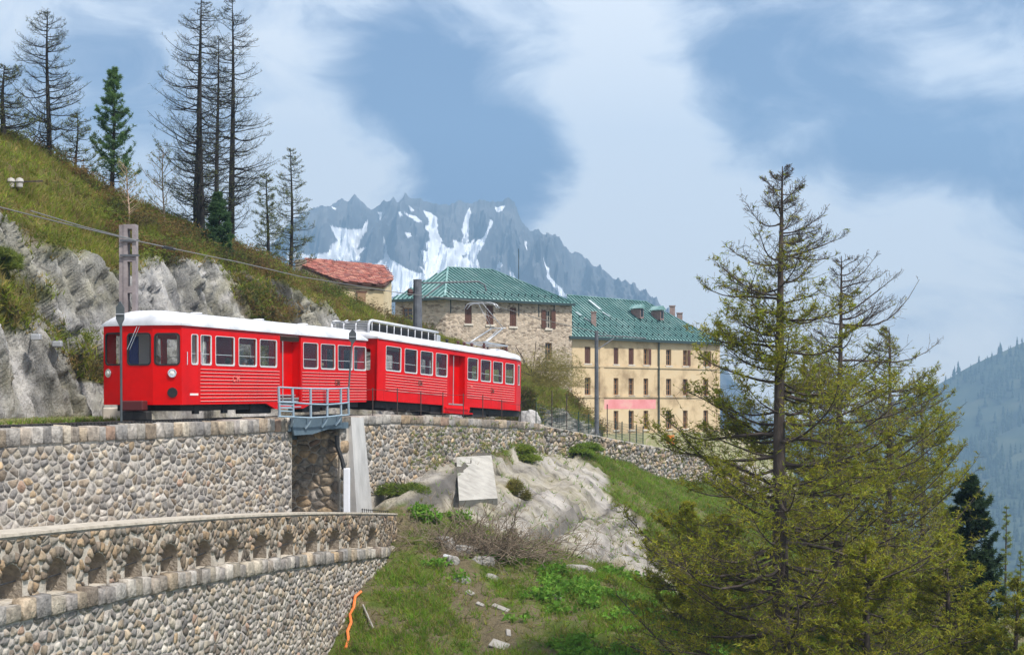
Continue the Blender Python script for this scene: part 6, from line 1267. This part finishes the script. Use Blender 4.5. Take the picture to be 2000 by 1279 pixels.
# bare twiggy shrub on the slope
sb = slope_hit(935, 1085); root = empty('bare_shrub', sb, label='large bare brown shrub with arching twigs below the rock slabs', cat='shrub'); rg = np.random.default_rng(8); n = 340
d = unit(rg.normal(size=(n, 3)) * np.array([1.3, .6, .4]) + np.array([.35, -.1, .75])); Ls = (.9 + 2.0 * rg.random((n, 1))); u = np.linspace(0, 1, 6)[None, :, None]
st0 = np.array(sb) + rg.normal(size=(n, 3)) * np.array([1.1, .5, .10]); P = st0[:, None] + d[:, None] * (Ls[:, None] * u) + np.array([0, 0, -1.]) * (.35 * Ls[:, None] * u ** 2.5) + .05 * np.cumsum(rg.normal(size=(n, 6, 3)), 1)
V1, Q1_ = batch_tubes(P, .017 * (1 - .75 * u[..., 0]) * np.ones((n, 1)), 4); arr_mesh('stems', V1, Q1_, TWIG, root=root, nper=4)
bi = np.repeat(np.arange(n), 7); S0 = P[bi, rg.integers(2, 6, len(bi))]; P2 = S0[:, None] + (unit(d[bi] + .7 * rg.normal(size=(len(bi), 3))) * (.2 + .35 * rg.random((len(bi), 1))))[:, None] * np.linspace(0, 1, 3)[None, :, None]; V1, Q1_ = batch_tubes(P2, np.full((len(bi), 3), .0075), 3); arr_mesh('twigs', V1, Q1_, TWIG, root=root, nper=4)
# concrete slab, boulders, debris
def lump(name, label, c, sz, seed, m, cat='rock', rot=0., flat=1.):
    bm = bmesh.new(); bmesh.ops.create_icosphere(bm, subdivisions=3, radius=1)
    for v in bm.verts:
        n1_ = mnoise.noise(v.co * 1.3 + Vector((seed, 0, 0))); n2_ = mnoise.noise(v.co * 3.1 + Vector((0, seed, 0))); q = v.co * (1 + .32 * n1_ + .13 * n2_); q = Vector([math.copysign(abs(x) ** .75, x) for x in q]); v.co = Vector((q.x * sz[0], q.y * sz[1], q.z * sz[2]))
    me = bpy.data.meshes.new(name); bm.to_mesh(me); bm.free(); me.materials.append(m); o = bpy.data.objects.new(name, me); COL.objects.link(o); o.location = c; o.rotation_euler = (.2 * math.sin(seed), rot, seed); return tag(o, label, cat)
BOULD = mat('boulder_rock', (.16, .15, .14), (.36, .34, .31), scale=2.5, rough=.95, bump=1, bscale=9, dist=.06, c3=(.26, .245, .225))
for i, (px, py, sx, sz_, lb) in enumerate([(870, 1062, .45, .3, 'grey boulder under the left twigs of the bare shrub'), (905, 1080, .5, .3, 'dark boulder wedged below the bare shrub'), (945, 1098, .45, .22, 'flat boulder under the bare shrub'), (885, 1095, .3, .2, 'small pale stone below the boulders'), (1130, 1112, .6, .22, 'long flat rock in the grass under the slabs'), (905, 1135, .3, .16, 'pale broken stone in the debris chute'), (960, 1128, .35, .13, 'weathered log shaped stone on the slope'), (1085, 1168, .22, .14, 'small stone in the green grass')]):
    lump('boulder', lb, slope_hit(px, py) + Vector((0, 0, -.04)), (sx, sx * .7, sz_), i + 2, BOULD)
PALE = mat('pale_slab', (.24, .22, .20), (.36, .34, .31), scale=4, rough=.85, bump=.3)
for i, (px, py, a, b_, rz, lb) in enumerate([(978, 1190, .62, .16, -.6, 'narrow grey stone slab lying in the grass'), (975, 1262, .55, .34, -.4, 'white broken slab at the foot of the slope'), (993, 1240, .14, .32, .2, 'upright grey slab shard beside the white slab'), (938, 1182, .3, .12, -.7, 'small pale slab shard in the debris'), (918, 1160, .35, .16, -.9, 'grey slab fragment in the debris chute')]):
    p = slope_hit(px, py); o = MB().box((0, 0, 0), (a, b_, .07)).build('stone_slab', PALE, bevel=.015); o.location = p + Vector((0, 0, .03)); o.rotation_euler = (.5, .25, rz); tag(o, lb, 'slab')
def stick(name, pts_, r, m, label, cat): return tag(MB().tube([slope_hit(*p) + Vector((0, -.05, .07)) for p in pts_], r, 6).build(name, m), label, cat)
stick('wooden_stake', [(709, 1186), (730, 1232)], .03, PALE, 'pale wooden stake lying on bare earth by the wall', 'stake')
stick('orange_tape', [(706, 1160), (694, 1172), (691, 1190), (684, 1205), (686, 1222), (679, 1240), (681, 1254), (675, 1270)], .045, mat('orange_plastic', (.85, .20, .05), rough=.5), 'crumpled orange plastic tape strip beside the lower wall', 'tape')
stick('white_pipe', [(868, 1090), (884, 1094)], .07, mat('white_pipe_plastic', (.7, .72, .75), rough=.5), 'short white plastic pipe end among the boulders', 'pipe')
cs = [slope_hit(*p) for p in ((892, 903), (960, 899), (972, 985))]; cs.append(cs[0] + (cs[2] - cs[1]) * .97); mb = MB(); mb.add([c + Vector((0, -.38, .24)) for c in cs] + [c + Vector((0, .9, -.9)) for c in cs], [(0, 1, 2, 3), (4, 7, 6, 5), (0, 4, 5, 1), (1, 5, 6, 2), (2, 6, 7, 3), (3, 7, 4, 0)])
tag(mb.build('concrete_apron', mat('apron_concrete', (.26, .245, .22), (.42, .40, .36), scale=2, rough=.95, bump=.6, bscale=9, stretch=(1, 1, .3))), 'smooth pale concrete apron slab under the railway wall', 'slab')
c = Vector(HILLP[6, int(np.argmin(np.abs(cpx - 262)))]) 
tag(MB().box(trk(s_at(232, -4.4), -4.4, .12), (.9, .7, .5)).build('stone_block', SILL, bevel=.04), 'pale square foundation block behind the driving car', 'block')
lump('rock_block', 'squared grey rock block behind the end of the motor car', trk(s_at(1032, -3.6), -3.6, .55), (.75, .6, .85), 5, ROCK)
for px, py in ((55, 652), (112, 645)):
    p = Vector(HILLP[26, int(np.argmin(np.abs(cpx - px)))]) + Vector((.1, -.5, 0)); r = empty('floodlight', p, label='small floodlight on an arm fixed to the rock face' if px < 100 else 'second floodlight nearer the mast on the rock face', cat='lamp')
    MB().tube([p + Vector((-.2, .4, -.1)), p + Vector((.25, -.1, .12))], .025, 6).build('arm', BARM, r, world=True); MB().box(p + Vector((.2, -.1, .0)), (.32, .2, .2)).build('lamp_head', GREYM, r, world=True, bevel=.03)
p = hill_at(30, 362) + Vector((0, -.3, .1)); r = empty('line_insulator', p, label='pair of white capped insulators on a short wooden crossarm', cat='insulator'); MB().bar(p + Vector((-.5, 0, 0)), p + Vector((1.0, 0, .05)), .05).build('crossarm', BARK, r, world=True)
for dx in (-.1, .2): MB().lathe(p + Vector((dx, -.06, -.22)), (0, 0, 1), [(0, .04), (.05, .11), (.16, .12), (.17, .10), (.24, .15), (.34, .12), (.38, .02)], 12).build('insulator_cap', mat('white_glaze', (.45, .42, .39), rough=.3), r, world=True)

# ------------------------------------------------------------------ mountain air
hb_ = MB().bx(-4200, 4200, -300, 3060, -262, 560).build('haze', None or mat('haze_dummy', (1, 1, 1))); hm = bpy.data.materials.new('haze_air'); hm.use_nodes = True; t = hm.node_tree
for n in list(t.nodes):
    if n.type != 'OUTPUT_MATERIAL': t.nodes.remove(n)
pv = t.nodes.new('ShaderNodeVolumePrincipled'); pv.inputs['Color'].default_value = (.42, .69, 1.0, 1); pv.inputs['Density'].default_value = .00040; pv.inputs['Anisotropy'].default_value = .2; t.links.new(pv.outputs[0], t.nodes[0].inputs['Volume'])
hb_.data.materials.clear(); hb_.data.materials.append(hm); tag(hb_, kind='stuff')
